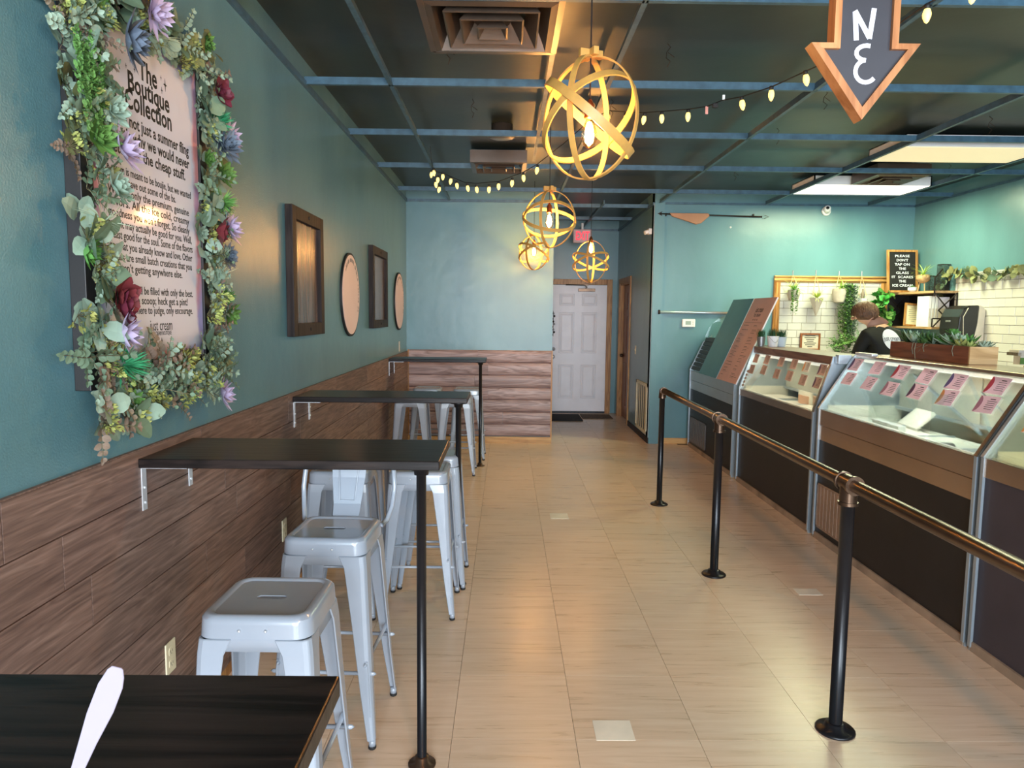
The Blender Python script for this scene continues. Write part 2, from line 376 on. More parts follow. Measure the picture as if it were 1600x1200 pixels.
def text_mb(body, size, width=None, align='CENTER', depth=0.0006, bold=0.0, font_scale_y=None):
    cu = bpy.data.curves.new('lettering', 'FONT'); cu.body = body; cu.size = size; cu.align_x = align; cu.align_y = 'CENTER'
    cu.extrude = depth; cu.offset = bold; cu.resolution_u = 2
    ob = bpy.data.objects.new('lettering', cu); me = bpy.data.meshes.new_from_object(ob)
    b = MB(); b.v = [tuple(v.co) for v in me.vertices]; b.f = [tuple(p.vertices) for p in me.polygons]; b.m = [0] * len(b.f)
    bpy.data.objects.remove(ob); bpy.data.curves.remove(cu); bpy.data.meshes.remove(me)
    if width and b.v:
        w = max(v[0] for v in b.v) - min(v[0] for v in b.v); k = width / max(w, 1e-6)
        b.v = [(v[0] * k, v[1], v[2]) for v in b.v]
    return b
def stroke(mb, pts, w, th=0.0012, n=None):
    """flat brush stroke of width w along 2-D points (x,y), lying in z 0..th"""
    P = [Vector((p[0], p[1], 0)) for p in pts]; k = len(P); a = []; c = []
    for i, p in enumerate(P):
        t = (P[min(i + 1, k - 1)] - P[max(i - 1, 0)]).normalized(); s_ = Vector((-t.y, t.x, 0)) * w / 2
        a.append(p + s_); c.append(p - s_)
    up = Vector((0, 0, th)); vs = a + c + [v + up for v in a] + [v + up for v in c]; fs = []
    for i in range(k - 1):
        fs += [(2 * k + i, 3 * k + i, 3 * k + i + 1, 2 * k + i + 1), (i, i + 1, 2 * k + i + 1, 2 * k + i)[::-1], (k + i, k + i + 1, 3 * k + i + 1, 3 * k + i)]
    return mb.add(vs, fs)
def arc(cx, cy, rx, ry, a0, a1, n=10):
    return [(cx + rx * math.cos(math.radians(a0 + (a1 - a0) * i / n)), cy + ry * math.sin(math.radians(a0 + (a1 - a0) * i / n))) for i in range(n + 1)]
# ------------------------------------------------------------------ the room
XL, XR, YB, YA, YF, ZG, ZD = -1.2, 4.86, 8.55, 11.3, -3.2, 2.89, 3.03
BX = 0.55            # right edge of the wall block left of the passage
AX = 1.745           # passage wall on the right
# floor: underlay and individual tiles
fl = MB().box(XL - 0.2, YF - 0.3, -0.08, XR + 0.2, YA + 0.2, -0.006).build('floor', GROUT); struct(fl)
tw, tl = 0.457, 0.4645
tme = MB().box(-tw / 2 + 0.0008, -tl / 2 + 0.0008, -0.006, tw / 2 - 0.0008, tl / 2 - 0.0008, 0).mesh('tile', TILE)
x0t, y0t = -0.188, 2.48
nt_ = 0
for iy in range(-12, 20):
    for ix in range(-3, 6):
        cx, cy = x0t + (ix + 0.5) * tw, y0t + (iy + 0.5) * tl
        if cx - tw / 2 > 2.35 and cy < 8: continue
        if cx + tw / 2 > 2.2: continue
        if cy > 8.55 and (cx < 0.4 or cx > 1.9): continue
        inst('tile', tme, fl, Matrix.Translation((cx, cy, 0)))
cme = MB().box(0, -tl / 2 + 0.0008, -0.006, 0.262, tl / 2 - 0.0008, 0).mesh('tile', TILE)
for iy in range(-12, 13): inst('tile', cme, fl, Matrix.Translation((x0t + 5 * tw + 0.0008, y0t + (iy + 0.5) * tl, 0)))
big = MB().box(2.36, YF, -0.006, XR, 8.6, -0.001).build('tile', TILE, fl)
for (xa, ya, xb, yb) in ((0.345, 2.475, 0.49, 2.605), (0.352, 5.325, 0.492, 5.475), (1.665, 3.86, 1.80, 3.955)):
    MB().box(xa, ya, 0, xb, yb, 0.0012).build('tile_patch', PATCHM, fl)

# walls
wl = struct(MB().box(XL - 0.12, YF - 0.1, 0, XL, YB + 0.1, ZD).build('wall_left', TEAL))
wb = struct(MB().box(XL, YB, 0, BX, YB + 0.12, ZD).box(BX - 0.12, YB + 0.12, 0, BX, YA, ZD).build('wall_back_left', TEAL))
wp = struct(MB().box(BX, YA, 0, AX, YA + 0.1, ZD).build('wall_passage_end', TEAL))
DY0, DY1, DZ = 10.12, 10.98, 2.04
wq = struct(MB().box(AX, YB + 0.02, 0, AX + 0.12, DY0, ZD).box(AX, DY1, 0, AX + 0.12, YA, ZD).box(AX, DY0, DZ, AX + 0.12, DY1, ZD).build('wall_passage_right', TEAL))
wr = struct(MB().box(AX, YB + 0.05, 0, XR + 0.12, YB + 0.17, ZD).build('wall_back_right', TEAL))
YR = YB + 0.05
ws = struct(MB().box(XR, YF - 0.1, 0, XR + 0.12, YR, ZD).build('wall_right', TEAL))
wf = struct(MB().box(XL, YF - 0.1, 0, -1.12, YF, ZD).box(1.60, YF - 0.1, 0, 2.2, YF, ZD).box(4.6, YF - 0.1, 0, XR, YF, ZD)
            .box(-1.12, YF - 0.1, 2.78, 1.60, YF, ZD).box(2.2, YF - 0.1, 2.6, 4.6, YF, ZD).box(2.2, YF - 0.1, 0, 4.6, YF, 0.9)
            .box(-1.12, YF - 0.1, 0, 1.60, YF, 0.12).build('wall_front', TEAL))
wn = struct(MB().box(-1.12, YF - 0.07, 0.25, -1.07, YF - 0.02, 2.78).box(1.55, YF - 0.07, 0.25, 1.60, YF - 0.02, 2.78).box(0.14, YF - 0.07, 0.25, 0.19, YF - 0.02, 2.78)
            .box(-1.12, YF - 0.07, 2.73, 1.60, YF - 0.02, 2.78).box(-1.12, YF - 0.07, 0.25, 1.45, YF - 0.02, 0.30).build('window_1', DUCT))
# ceiling deck, tees
ce = struct(MB().box(XL - 0.1, YF - 0.1, ZD, XR + 0.1, YA + 0.1, ZD + 0.08).build('ceiling', DECK))
def tee(x0, y0, x1, y1, wire=False):
    b = MB()
    if abs(x1 - x0) < 1e-6:
        b.box(x0 - 0.004, y0, ZG - 0.001, x0 + 0.004, y1, ZG + 0.040).box(x0 - 0.013, y0, ZG - 0.005, x0 + 0.013, y1, ZG - 0.001)
    else:
        b.box(x0, y0 - 0.004, ZG - 0.001, x1, y0 + 0.004, ZG + 0.040).box(x0, y0 - 0.013, ZG - 0.005, x1, y0 + 0.013, ZG - 0.001)
    b.build('ceiling_tee', TEE, ce)
MX = (-0.69, 0.576, 1.80, 3.07, 4.29)
TYS = (-2.6, -1.5, -0.35, 0.80, 1.98, 3.155, 4.315, 5.475, 6.66, 7.88)
for x in MX: tee(x, YF, x, YB if x < 2 else YR)
for y in TYS:
    xs_ = (XL,) + MX + (XR,)
    for a, b_ in zip(xs_, xs_[1:]): tee(a + 0.004, y, b_ - 0.004, y)
for y in (8.95, 10.1): tee(BX, y, AX, y)
tee(1.15, YB + 0.1, 1.15, YA)
tee(0.222, 3.77, 0.222, 6.36)
# perimeter angle
for nm, bx in (('trim_1', (XL, YF, ZG - 0.02, XL + 0.018, YB, ZG + 0.012)), ('trim_2', (XL, YB - 0.018, ZG - 0.02, BX, YB, ZG + 0.012)),
               ('trim_3', (AX, YR - 0.018, ZG - 0.012, XR, YR, ZG + 0.012)), ('trim_4', (XR - 0.018, YF, ZG - 0.012, XR, YR, ZG + 0.012)),
               ('trim_5', (AX - 0.018, YR, ZG - 0.02, AX, YA, ZG + 0.012)), ('trim_6', (BX, YB, ZG - 0.02, BX + 0.018, YA, ZG + 0.012)), ('trim_7', (BX, YA - 0.018, ZG - 0.02, AX, YA, ZG + 0.012))):
    struct(MB().box(*bx).build(nm, TEE))
# twisted hanger wires that dangle from the deck
for (x, y) in ((-0.33, 4.0), (-0.25, 5.05), (0.86, 4.0), (0.7, 5.0), (2.05, 4.75), (2.1, 5.7), (2.25, 7.2), (3.5, 5.3), (4.2, 6.9)):
    b = MB(); p = [(x + 0.012 * math.sin(i * 1.9), y + 0.012 * math.cos(i * 2.3), ZD - 0.025 * i) for i in range(6)]
    b.tube(p, 0.002, 5); b.tube([(x, y, ZD - 0.05), (x + 0.035, y, ZD - 0.075)], 0.002, 5)
    b.build('hanger_wire', BRONZE, ce)

# left wall wainscot: planks 6 inches high, random joints
ROWH = 0.152
bk = MB().box(XL, YF, 0.04, XL + 0.004, YB, 1.104).build('wainscot', PLANKD, wl)
pm = {}
def plank_mesh(L):
    k = round(L, 2)
    if k not in pm:
        b = MB(); h = ROWH / 2 - 0.0006; t = 0.012; e = 0.0015; l = k / 2 - 0.0006
        b.add([(-l, 0, -h), (l, 0, -h), (l, 0, h), (-l, 0, h), (-l + e, -t, -h + e), (l - e, -t, -h + e), (l - e, -t, h - e), (-l + e, -t, h - e)],
              [(4, 5, 6, 7), (0, 1, 5, 4), (1, 2, 6, 5), (2, 3, 7, 6), (3, 0, 4, 7)])
        pm[k] = b.mesh('plank', PLANK)
    return pm[k]
R90 = Matrix.Rotation(PI / 2, 4, 'Z')
for r in range(7):
    z = 0.045 + ROWH * (r + 0.5); y = YF
    first = True
    while y < YB - 0.02:
        L = 0.4 + random.random() * 0.7 if first else 1.1
        if y + L > YB: L = YB - y
        first = False
        inst('plank', plank_mesh(L), wl, Matrix.Translation((XL + 0.004, y + L / 2, z)) @ R90)
        y += round(L, 2)
struct(MB().box(XL, YF, 1.105, XL + 0.014, YB, 1.112).build('trim_8', PLANK))
struct(MB().box(XL, YF, 0, XL + 0.016, YB, 0.05).build('baseboard_left', PINE))
# back block wainscot: rounded log siding
lg = {}
def log_mesh(L):
    k = round(L, 2)
    if k not in lg:
        b = MB(); h = 0.149 / 2; pts = [(-h, 0), (-h, 0.006)] + [(-h * math.cos(PI * i / 6) * 0.97, 0.008 + 0.024 * math.sin(PI * i / 6) ** 0.6) for i in range(1, 6)] + [(h, 0.006), (h, 0)]
        b.prism(pts, (-k / 2 + 0.001, 0, 0), (0, 0, 1), (0, -1, 0), (k - 0.002, 0, 0)); lg[k] = b.mesh('plank', LOGW)
    return lg[k]
W = BX - XL - 0.03
for r in range(7):
    z = 0.085 + 0.149 * (r + 0.5)
    cut = (0.86, 0.98, 0.82, 0.98, 0.88, 1.16, 0.7)[6 - r]
    for a, b_ in ((0.03, cut), (cut, W + 0.02)):
        inst('plank', log_mesh(b_ - a), wb, Matrix.Translation((XL + (a + b_) / 2, YB, z)))
MB().box(XL + 0.012, YB - 0.022, 0.05, XL + 0.034, YB, 1.13).build('corner_trim', PINE, wb)
MB().box(BX - 0.012, YB - 0.03, 0.0, BX + 0.006, YB + 0.02, 1.13).build('corner_trim', PINE, wb)
struct(MB().box(XL, YB - 0.035, 0, BX, YB, 0.08).build('baseboard_back', PINEX))
struct(MB().box(AX, YR - 0.014, 0, 2.25, YR, 0.07).build('baseboard_right', PINEX))
struct(MB().box(AX - 0.012, YR - 0.014, 0, AX, DY0 - 0.09, 0.07).build('baseboard_passage', DARKF))
struct(MB().box(AX - 0.006, YR - 0.012, 0, AX + 0.006, YR + 0.0, ZG).build('trim_9', mat('pale_corner_bead', (150, 168, 176), 0.4)))

# ------------------------------------------------------------------ doors
d1 = struct(bpy.data.objects.new('door_1', None)); COL.objects.link(d1); d1.location = (1.12, YA, 0)
d1['label'] = 'white six-panel door at the end of the passage under the exit sign'
b = MB().box(0.665, YA - 0.045, 0.03, 1.575, YA - 0.005, 2.03)
b.build('leaf', WHITED, d1, bevel=0.003)
for (xa, xb) in ((0.825, 1.065), (1.18, 1.42)):
    for (za, zb) in ((0.235, 0.775), (0.955, 1.60), (1.705, 1.89)):
        b = MB(); y = YA - 0.045
        for (i, (q, dy)) in enumerate(((0, 0.001), (0.014, 0.0075), (0.032, 0.0075), (0.048, 0.001))): pass
        # raised moulding ring and a fielded centre
        o = [(xa, za), (xb, za), (xb, zb), (xa, zb)]
        def ring(q, dy): return [(xa + q, y - dy, za + q), (xb - q, y - dy, za + q), (xb - q, y - dy, zb - q), (xa + q, y - dy, zb - q)]
        rs = [ring(0, 0), ring(0.008, 0.007), ring(0.022, 0.007), ring(0.03, 0.001), ring(0.05, 0.006)]
        vs = [v for r in rs for v in r]; fs = [(4 * i + j, 4 * i + (j + 1) % 4, 4 * i + 4 + (j + 1) % 4, 4 * i + 4 + j) for i in range(4) for j in range(4)] + [(16, 17, 18, 19)]
        b.add(vs, fs).build('panel', WHITED, d1)
b = MB().box(1.575, YA - 0.05, 0, 1.66, YA, 2.12).box(0.575, YA - 0.05, 0, 0.66, YA, 2.12).box(0.66, YA - 0.05, 2.035, 1.575, YA, 2.12)
b.build('casing', PINE, d1, bevel=0.004)
MB().box(0.665, YA - 0.06, 0.0, 1.575, YA - 0.02, 0.03).build('threshold', BLACKM, d1)
b = MB().lathe([(0.028, 0), (0.028, 0.008), (0.012, 0.012), (0.012, 0.035), (0.028, 0.045), (0.032, 0.06), (0.02, 0.075)], (0, 0, 0), 14).xf(Matrix.Translation((0.735, YA - 0.045, 0.90)) @ Matrix.Rotation(PI / 2, 4, 'X'))
b.build('knob', SILVER, d1, smooth=True)
b = MB().lathe([(0.03, 0), (0.03, 0.012), (0.014, 0.02), (0.014, 0.03)], (0, 0, 0), 14).xf(Matrix.Translation((0.745, YA - 0.045, 1.02)) @ Matrix.Rotation(PI / 2, 4, 'X'))
b.build('deadbolt', SILVER, d1, smooth=True)
b = MB().box(1.12, YA - 0.11, 1.925, 1.38, YA - 0.045, 1.975); b.tube([(1.24, YA - 0.08, 1.98), (1.24, YA - 0.20, 1.99), (1.2, YA - 0.2, 2.02), (0.93, YA - 0.07, 2.03)], 0.009, 6)
b.box(0.92, YA - 0.075, 2.02, 1.28, YA - 0.05, 2.04)
b.build('door_closer', BRONZE, d1, bevel=0.003)
# hanging decoration on the left of the white door
tg = thing('beaded_door_charm', 'small dark beaded charm hanging on left of the white door', 'decoration', (0.735, YA - 0.05, 1.5))
b = MB().tube([(0.735, YA - 0.05, 1.62), (0.735, YA - 0.055, 1.22)], 0.003, 5)
b.build('string', CORD, tg)
for i in range(9):
    MB().ball((0.735 + 0.018 * math.sin(i * 2.1), YA - 0.058, 1.58 - i * 0.042), (0.016, 0.008, 0.018), 8, 5).build('bead', IRON if i % 2 else GALV, tg, smooth=True)
# brown door on the passage's right
d2 = struct(bpy.data.objects.new('door_2', None)); COL.objects.link(d2); d2.location = (AX, 10.55, 0)
b = MB().box(AX + 0.05, DY0 + 0.03, 0.01, AX + 0.09, DY1 - 0.03, DZ - 0.03); b.build('leaf', BROWND, d2, bevel=0.002)
for (ya, yb) in ((DY0 + 0.12, 10.5), (10.6, DY1 - 0.12)):
    for (za, zb) in ((0.2, 0.85), (1.0, 1.55), (1.65, 1.9)):
        MB().box(AX + 0.043, ya, za, AX + 0.052, yb, zb).build('panel', BROWND, d2, bevel=0.004)
b = MB().box(AX - 0.018, DY0 - 0.075, 0, AX + 0.004, DY0, DZ + 0.075).box(AX - 0.018, DY1, 0, AX + 0.004, DY1 + 0.075, DZ + 0.075).box(AX - 0.018, DY0, DZ, AX + 0.004, DY1, DZ + 0.075)
b.build('casing', PINE, d2, bevel=0.003)
b = MB().box(AX, DY0, 0, AX + 0.12, DY0 + 0.025, DZ).box(AX, DY1 - 0.025, 0, AX + 0.12, DY1, DZ).box(AX, DY0, DZ - 0.025, AX + 0.12, DY1, DZ)
b.build('jamb', PINE, d2)
MB().ball((AX + 0.02, DY1 - 0.1, 0.95), 0.028, 12, 8).build('knob', BRONZE, d2, smooth=True)

# white tile on the back wall inside a timber frame, and on the right wall
def tile_run(wall, me, M0, w, h, L, H, z_top_first=True):
    pass
def tiles(wall, org, ux, uz, L, H, tw_, th_, first=None):
    """grid of separate tiles in running bond from the top down; org is the top start corner"""
    M0 = basis(ux, uz, org); g = 0.003; me = {}
    nr = int(math.ceil(H / th_ - 1e-6))
    for r in range(nr):
        h = min(th_, H - r * th_) if not (first and r == 0) else first
        y1 = -(r * th_ if not first else (0 if r == 0 else first + (r - 1) * th_)); y0 = y1 - h
        if -y0 > H + 0.02: break
        x = -tw_ / 2 * (r % 2) - (0.03 * ((r * 3) % 4))
        while x < L - 0.01:
            a, c = max(0, x), min(L, x + tw_)
            if c - a > 0.02:
                k = (round(c - a, 3), round(h, 3))
                if k not in me:
                    w2, h2 = k[0] / 2 - g / 2, k[1] / 2 - g / 2; e = 0.003
                    me[k] = MB().add([(-w2, -h2, 0), (w2, -h2, 0), (w2, h2, 0), (-w2, h2, 0), (-w2 + e, -h2 + e, 0.006), (w2 - e, -h2 + e, 0.006), (w2 - e, h2 - e, 0.006), (-w2 + e, h2 - e, 0.006)],
                                     [(4, 5, 6, 7), (0, 1, 5, 4), (1, 2, 6, 5), (2, 3, 7, 6), (3, 0, 4, 7)]).mesh('tile', SUBWAY)
                inst('tile', me[k], wall, M0 @ Matrix.Translation(((a + c) / 2, (y0 + y1) / 2, 0.003)))
            x += tw_
FX0, FX1, FZ0, FZ1 = 3.205, 4.58, 1.03, 2.055
MB().box(FX0 + 0.06, YR - 0.003, FZ0, FX1 - 0.06, YR, FZ1 - 0.06).build('tile_joint', SUBG, wr)
tiles(wr, (FX0 + 0.075, YR, FZ1 - 0.075), (1, 0, 0), (0, 0, 1), FX1 - FX0 - 0.15, 0.90, 0.172, 0.088, 0.05)
b = MB()
fr = thing('tile_surround_frame', 'wide honey-coloured timber frame around the white tile on the back wall', 'frame', (3.9, YR, 1.5))
for (xa, xb, za, zb) in ((FX0, FX1, FZ1 - 0.08, FZ1), (FX0, FX0 + 0.08, FZ0, FZ1 - 0.08), (FX1 - 0.08, FX1, FZ0, FZ1 - 0.08)):
    if xb - xa > zb - za:
        pts = [(0, 0), (0.08, 0), (0.08, 0.035), (0.066, 0.05), (0.05, 0.03), (0.032, 0.03), (0.022, 0.042), (0, 0.018)]
        MB().prism(pts, (xa, YR, za), (0, 0, 1), (0, -1, 0), (xb - xa, 0, 0)).build('rail', PINEX, fr)
    else:
        sgn = 1 if xa < 3.5 else -1; ox = xb if sgn == 1 else xa
        pts = [(0, 0), (0.08, 0), (0.08, 0.035), (0.066, 0.05), (0.05, 0.03), (0.032, 0.03), (0.022, 0.042), (0, 0.018)]
        MB().prism(pts, (ox, YR, za), (-sgn, 0, 0), (0, -1, 0), (0, 0, zb - za)).build('stile', PINE, fr)
MB().box(XR - 0.003, 4.6, 1.0, XR, 7.72, 2.0).build('tile_joint', SUBG, ws)
tiles(ws, (XR, 7.72, 2.03), (0, -1, 0), (0, 0, 1), 3.0, 1.05, 0.235, 0.088)
MB().box(XR - 0.012, 4.6, 2.03, XR, 7.72, 2.045).build('tile_cap', SUBWAY, ws)
# ------------------------------------------------------------------ stools
def rrect(hx, hy, r, n=5):
    p = []
    for cx, cy, a0 in ((hx - r, hy - r, 0), (-hx + r, hy - r, 90), (-hx + r, -hy + r, 180), (hx - r, -hy + r, 270)):
        p += [(cx + r * math.cos(math.radians(a0 + 90 * i / n)), cy + r * math.sin(math.radians(a0 + 90 * i / n))) for i in range(n + 1)]
    return p
def loft(b, rings, close_top=False, close_bot=False):
    n = len(rings[0]); vs = [v for r in rings for v in r]
    fs = [(i * n + j, i * n + (j + 1) % n, (i + 1) * n + (j + 1) % n, (i + 1) * n + j) for i in range(len(rings) - 1) for j in range(n)]
    if close_bot: fs.append(tuple(range(n))[::-1])
    if close_top: fs.append(tuple((len(rings) - 1) * n + j for j in range(n)))
    return b.add(vs, fs)
def make_stool(label, back=False):
    t = thing('bar_stool', label, 'stool', (0, 0, 0), 'metal bar stools at the wall tables')
    # seat: pressed pan with a rolled rim and hand slot
    b = MB(); S = 0.146
    def rg(s, z, r=0.045): return [(x, y, z) for x, y in rrect(s, s, r)]
    loft(b, [rg(S + 0.006, 0.700), rg(S + 0.004, 0.735), rg(S + 0.003, 0.748), rg(S - 0.004, 0.757), rg(S - 0.014, 0.760), rg(S - 0.022, 0.757, 0.034), rg(S - 0.026, 0.7535, 0.03)])
    outer = rg(S - 0.026, 0.7535, 0.03); m = len(outer)
    slot = [(x, y, 0.7535) for x, y in rrect(0.042, 0.0125, 0.0124, 5)]; sl2 = [(x, y, 0.750) for x, y, z in slot]
    b.add(outer + slot + sl2, [(j, (j + 1) % m, m + (j + 1) % m, m + j) for j in range(m)] + [(m + j, m + (j + 1) % m, 2 * m + (j + 1) % m, 2 * m + j) for j in range(m)])
    b.build('seat', STOOL, t, local=True, auto=True)
    # apron under the seat
    b = MB()
    loft(b, [rg(S + 0.0005, 0.702), rg(S + 0.0035, 0.664), rg(S + 0.0005, 0.664), rg(S - 0.002, 0.700)])
    b.build('apron', STOOL, t, smooth=True, local=True)
    for sx in (-0.035, 0.035):
        MB().ball((sx, -(S + 0.006), 0.722), 0.0045, 6, 4).build('bolt', SILVER, t, smooth=True, local=True)
    for sx in (-1, 1):
        for sy in (-1, 1):
            # each leg: folded sheet, wide at the top, narrow at the foot, with a pressed rib
            b = MB(); rings = []
            for z, c, w in ((0.697, S + 0.0048, 0.094), (0.655, S + 0.0095, 0.078), (0.45, S + 0.020, 0.060), (0.2, S + 0.034, 0.042), (0.03, S + 0.046, 0.028)):
                r = min(0.02, w * 0.45); th = 0.006
                o = [(sx * (c - w), sy * c, z), (sx * (c - r), sy * c, z), (sx * (c - r * 0.3), sy * (c - r * 0.3), z), (sx * c, sy * (c - r), z), (sx * c, sy * (c - w), z)]
                i_ = [(sx * (c - th), sy * (c - w), z), (sx * (c - th), sy * (c - r - th * 0.4), z), (sx * (c - r - th * 0.4), sy * (c - th), z), (sx * (c - w), sy * (c - th), z)]
                rg_ = o + i_
                rings.append(rg_ if sx * sy > 0 else rg_[::-1])
            loft(b, rings[::-1], True, True)
            lg_ = b.build('leg', STOOL, t, smooth=False, local=True, bevel=0.0025, seg=1)
            f = MB(); c = S + 0.034; f.lathe([(0.013, 0.0), (0.015, 0.004), (0.015, 0.010), (0.0135, 0.012)], (sx * c, sy * c, 0), 10); f.mi = 1; f.lathe([(0.0135, 0.012), (0.013, 0.035)], (sx * c, sy * c, 0), 10)
            f.build('foot', [RUBBER, STOOL], lg_, smooth=True, local=True)
            rb = MB(); rb.obox((sx * (S + 0.030), sy * (S + 0.0415), 0.12), (-sx * 0.010, 0, 0), (0, -sy * 0.006, 0), (-sx * 0.012, -sy * 0.012, 0.20)).build('rib', STOOL, lg_, local=True)
    # foot rails: flat-ended tubes at two heights, crossing braces under the seat
    for a, z in ((0, 0.27), (1, 0.31)):
        for sgn in (-1, 1):
            c = S + 0.042 - z * 0.06; p = [(-c, sgn * (c - 0.012), z), (c, sgn * (c - 0.012), z)]
            if a: p = [(sgn * (c - 0.012), -c, z), (sgn * (c - 0.012), c, z)]
            b = MB().tube(p, 0.0075, 8)
            for e in p: b.ball(e, (0.022, 0.007, 0.009) if not a else (0.007, 0.022, 0.009), 8, 4)
            b.build('foot_rail', STOOL, t, smooth=True, local=True)
    b = MB().tube([(-S + 0.01, -S + 0.01, 0.66), (0, 0, 0.69), (S - 0.01, S - 0.01, 0.66)], 0.006, 6).tube([(-S + 0.01, S - 0.01, 0.66), (0, 0, 0.685), (S - 0.01, -S + 0.01, 0.66)], 0.006, 6)
    b.build('cross_brace', STOOL, t, smooth=True, local=True)
    if back:
        b = MB(); p = []
        for s in (1, -1):
            q = [(s * 0.152, 0.115, 0.735), (s * 0.165, 0.15, 0.745), (s * 0.178, 0.185, 0.79), (s * 0.185, 0.205, 0.86), (s * 0.178, 0.22, 0.95), (s * 0.14, 0.23, 1.005), (s * 0.08, 0.235, 1.02)]
            p += q if s == 1 else q[::-1]
        b.tube(p, 0.010, 8).build('back_hoop', STOOL, t, smooth=True, local=True)
        b = MB(); rows = []
        for z, w, y in ((0.755, 0.052, 0.150), (0.80, 0.055, 0.175), (0.90, 0.066, 0.205), (1.02, 0.076, 0.232)):
            rows.append((z, w, y))
        vs = []; fs = []
        for z, w, y in rows: vs += [(-w, y, z), (w, y, z)]
        for z, w, y in rows: vs += [(-w, y + 0.003, z), (w, y + 0.003, z)]
        for i in range(3): fs += [(2 * i, 2 * i + 1, 2 * i + 3, 2 * i + 2), (8 + 2 * i, 10 + 2 * i, 11 + 2 * i, 9 + 2 * i), (2 * i, 2 * i + 2, 10 + 2 * i, 8 + 2 * i), (2 * i + 1, 9 + 2 * i, 11 + 2 * i, 2 * i + 3)]
        sp = b.add(vs, fs).build('back_splat', STOOL, t, local=True)
        b = MB().tube([(-0.030, 0.176, 0.815), (0.030, 0.176, 0.815), (0.042, 0.218, 0.975), (-0.042, 0.218, 0.975)], 0.003, 5, closed=True)
        b.build('pressed_outline', STOOL, sp, local=True)
    return t
st0 = make_stool('pale metal stool in front of the second table, closest to the near black tabletop')
st0.location = (-0.66, 1.955, 0); st0.rotation_euler.z = math.radians(-1)
for x, y, rz, lb in ((-0.85, 3.68, 0, 'backless metal stool half hidden behind the stool with a backrest, by the wall'),
                     (-0.445, 3.685, 0, 'backless metal stool by the pole of the third table, on its near side'),
                     (-0.415, 4.09, 0, 'metal stool pushed under the third table on its far side, aisle side'),
                     (-0.85, 4.09, 0, 'metal stool under the far side of the third table, against the planked wall'),
                     (-0.92, 6.92, 0, 'metal stool standing before the fourth table, wall side'),
                     (-0.485, 6.93, 0, 'metal stool standing before the fourth table, aisle side'),
                     (-0.415, 7.68, 0, 'metal stool beyond the fourth table beside its pole'),
                     (-0.85, 7.70, 0, 'metal stool beyond the fourth table in the wall corner')):
    c = copy_tree(st0); c.location = (x, y, 0); c.rotation_euler.z = math.radians(rz); c['label'] = lb
s2 = make_stool('pale metal stool with a low backrest tucked at the second table', True)
s2.location = (-0.64, 2.61, 0); s2.rotation_euler.z = math.radians(-3)

# ------------------------------------------------------------------ wall tables
def table(label, y0, y1, zt, xr, pole):
    t = thing('wall_table', label, 'table', (XL + 0.5, (y0 + y1) / 2, 0), 'black wall tables along the wainscot')
    MB().box(XL + 0.017, y0, zt - 0.030, xr, y1, zt).build('tabletop', ESP, t, bevel=0.003)
    px, py = pole
    MB().tube([(px, py, 0.01), (px, py, zt - 0.031)], 0.0165, 14).build('pole', BLACKM, t, smooth=True)
    MB().lathe([(0.048, 0), (0.048, 0.007), (0.026, 0.010), (0.024, 0.032), (0.017, 0.034)], (px, py, 0), 18).build('floor_flange', BRONZE, t, smooth=True)
    MB().lathe([(0.017, -0.03), (0.024, -0.028), (0.026, -0.010), (0.048, -0.007), (0.048, 0)], (px, py, zt - 0.030), 18).build('top_flange', BLACKM, t, smooth=True)
    for y in (y0 + 0.03, y1 - 0.03):
        b = MB().box(XL + 0.0165, y - 0.014, zt - 0.175, XL + 0.020, y + 0.014, zt - 0.030).box(XL + 0.0165, y - 0.014, zt - 0.034, XL + 0.165, y + 0.014, zt - 0.030)
        for z in (zt - 0.15, zt - 0.10): b.ball((XL + 0.021, y, z), 0.005, 6, 4)
        b.build('wall_bracket', SILVER, t)
    return t
table('near black wall table cropped by the frame, with a white paddle above it', 0.40, 0.895, 1.085, -0.215, (-0.275, 0.5))
table('second black wall table, glossy top, above the stool with a backrest', 2.26, 2.66, 1.084, -0.213, (-0.28, 2.33))
table('third black wall table along the wall, beyond the glossy one', 3.92, 4.28, 1.093, -0.215, (-0.268, 3.985))
table('farthest black wall table, next to the log-sided back wall', 7.14, 7.52, 1.103, -0.205, (-0.262, 7.21))
# white paddle-shaped tasting spoon leaning above the near table
pd = MB(); pr = [(-0.0035, 0), (0.0035, 0), (0.0037, 0.13), (0.0062, 0.170), (0.0092, 0.198), (0.0090, 0.218), (0.0072, 0.226), (0.0045, 0.2315), (0.0030, 0.2325), (-0.0040, 0.2315), (-0.0062, 0.228), (-0.0088, 0.215), (-0.0088, 0.19), (-0.0066, 0.165), (-0.0037, 0.13)]
pd.prism(pr, (0, 0, 0), (1, 0, 0), (0, 0, 1), (0, 0.0015, 0))
pdo = pd.build('tasting_paddle', mat('lilac_white_plastic', (136, 128, 142), 0.45, var=0.03), bevel=0.0004, seg=1); tag(pdo, 'flat white paddle standing tilted above the near black table', 'paddle')
pdo.matrix_world = Matrix.Translation((-0.372, 0.50, 1.085)) @ Matrix.Rotation(math.radians(22.5), 4, 'Y')

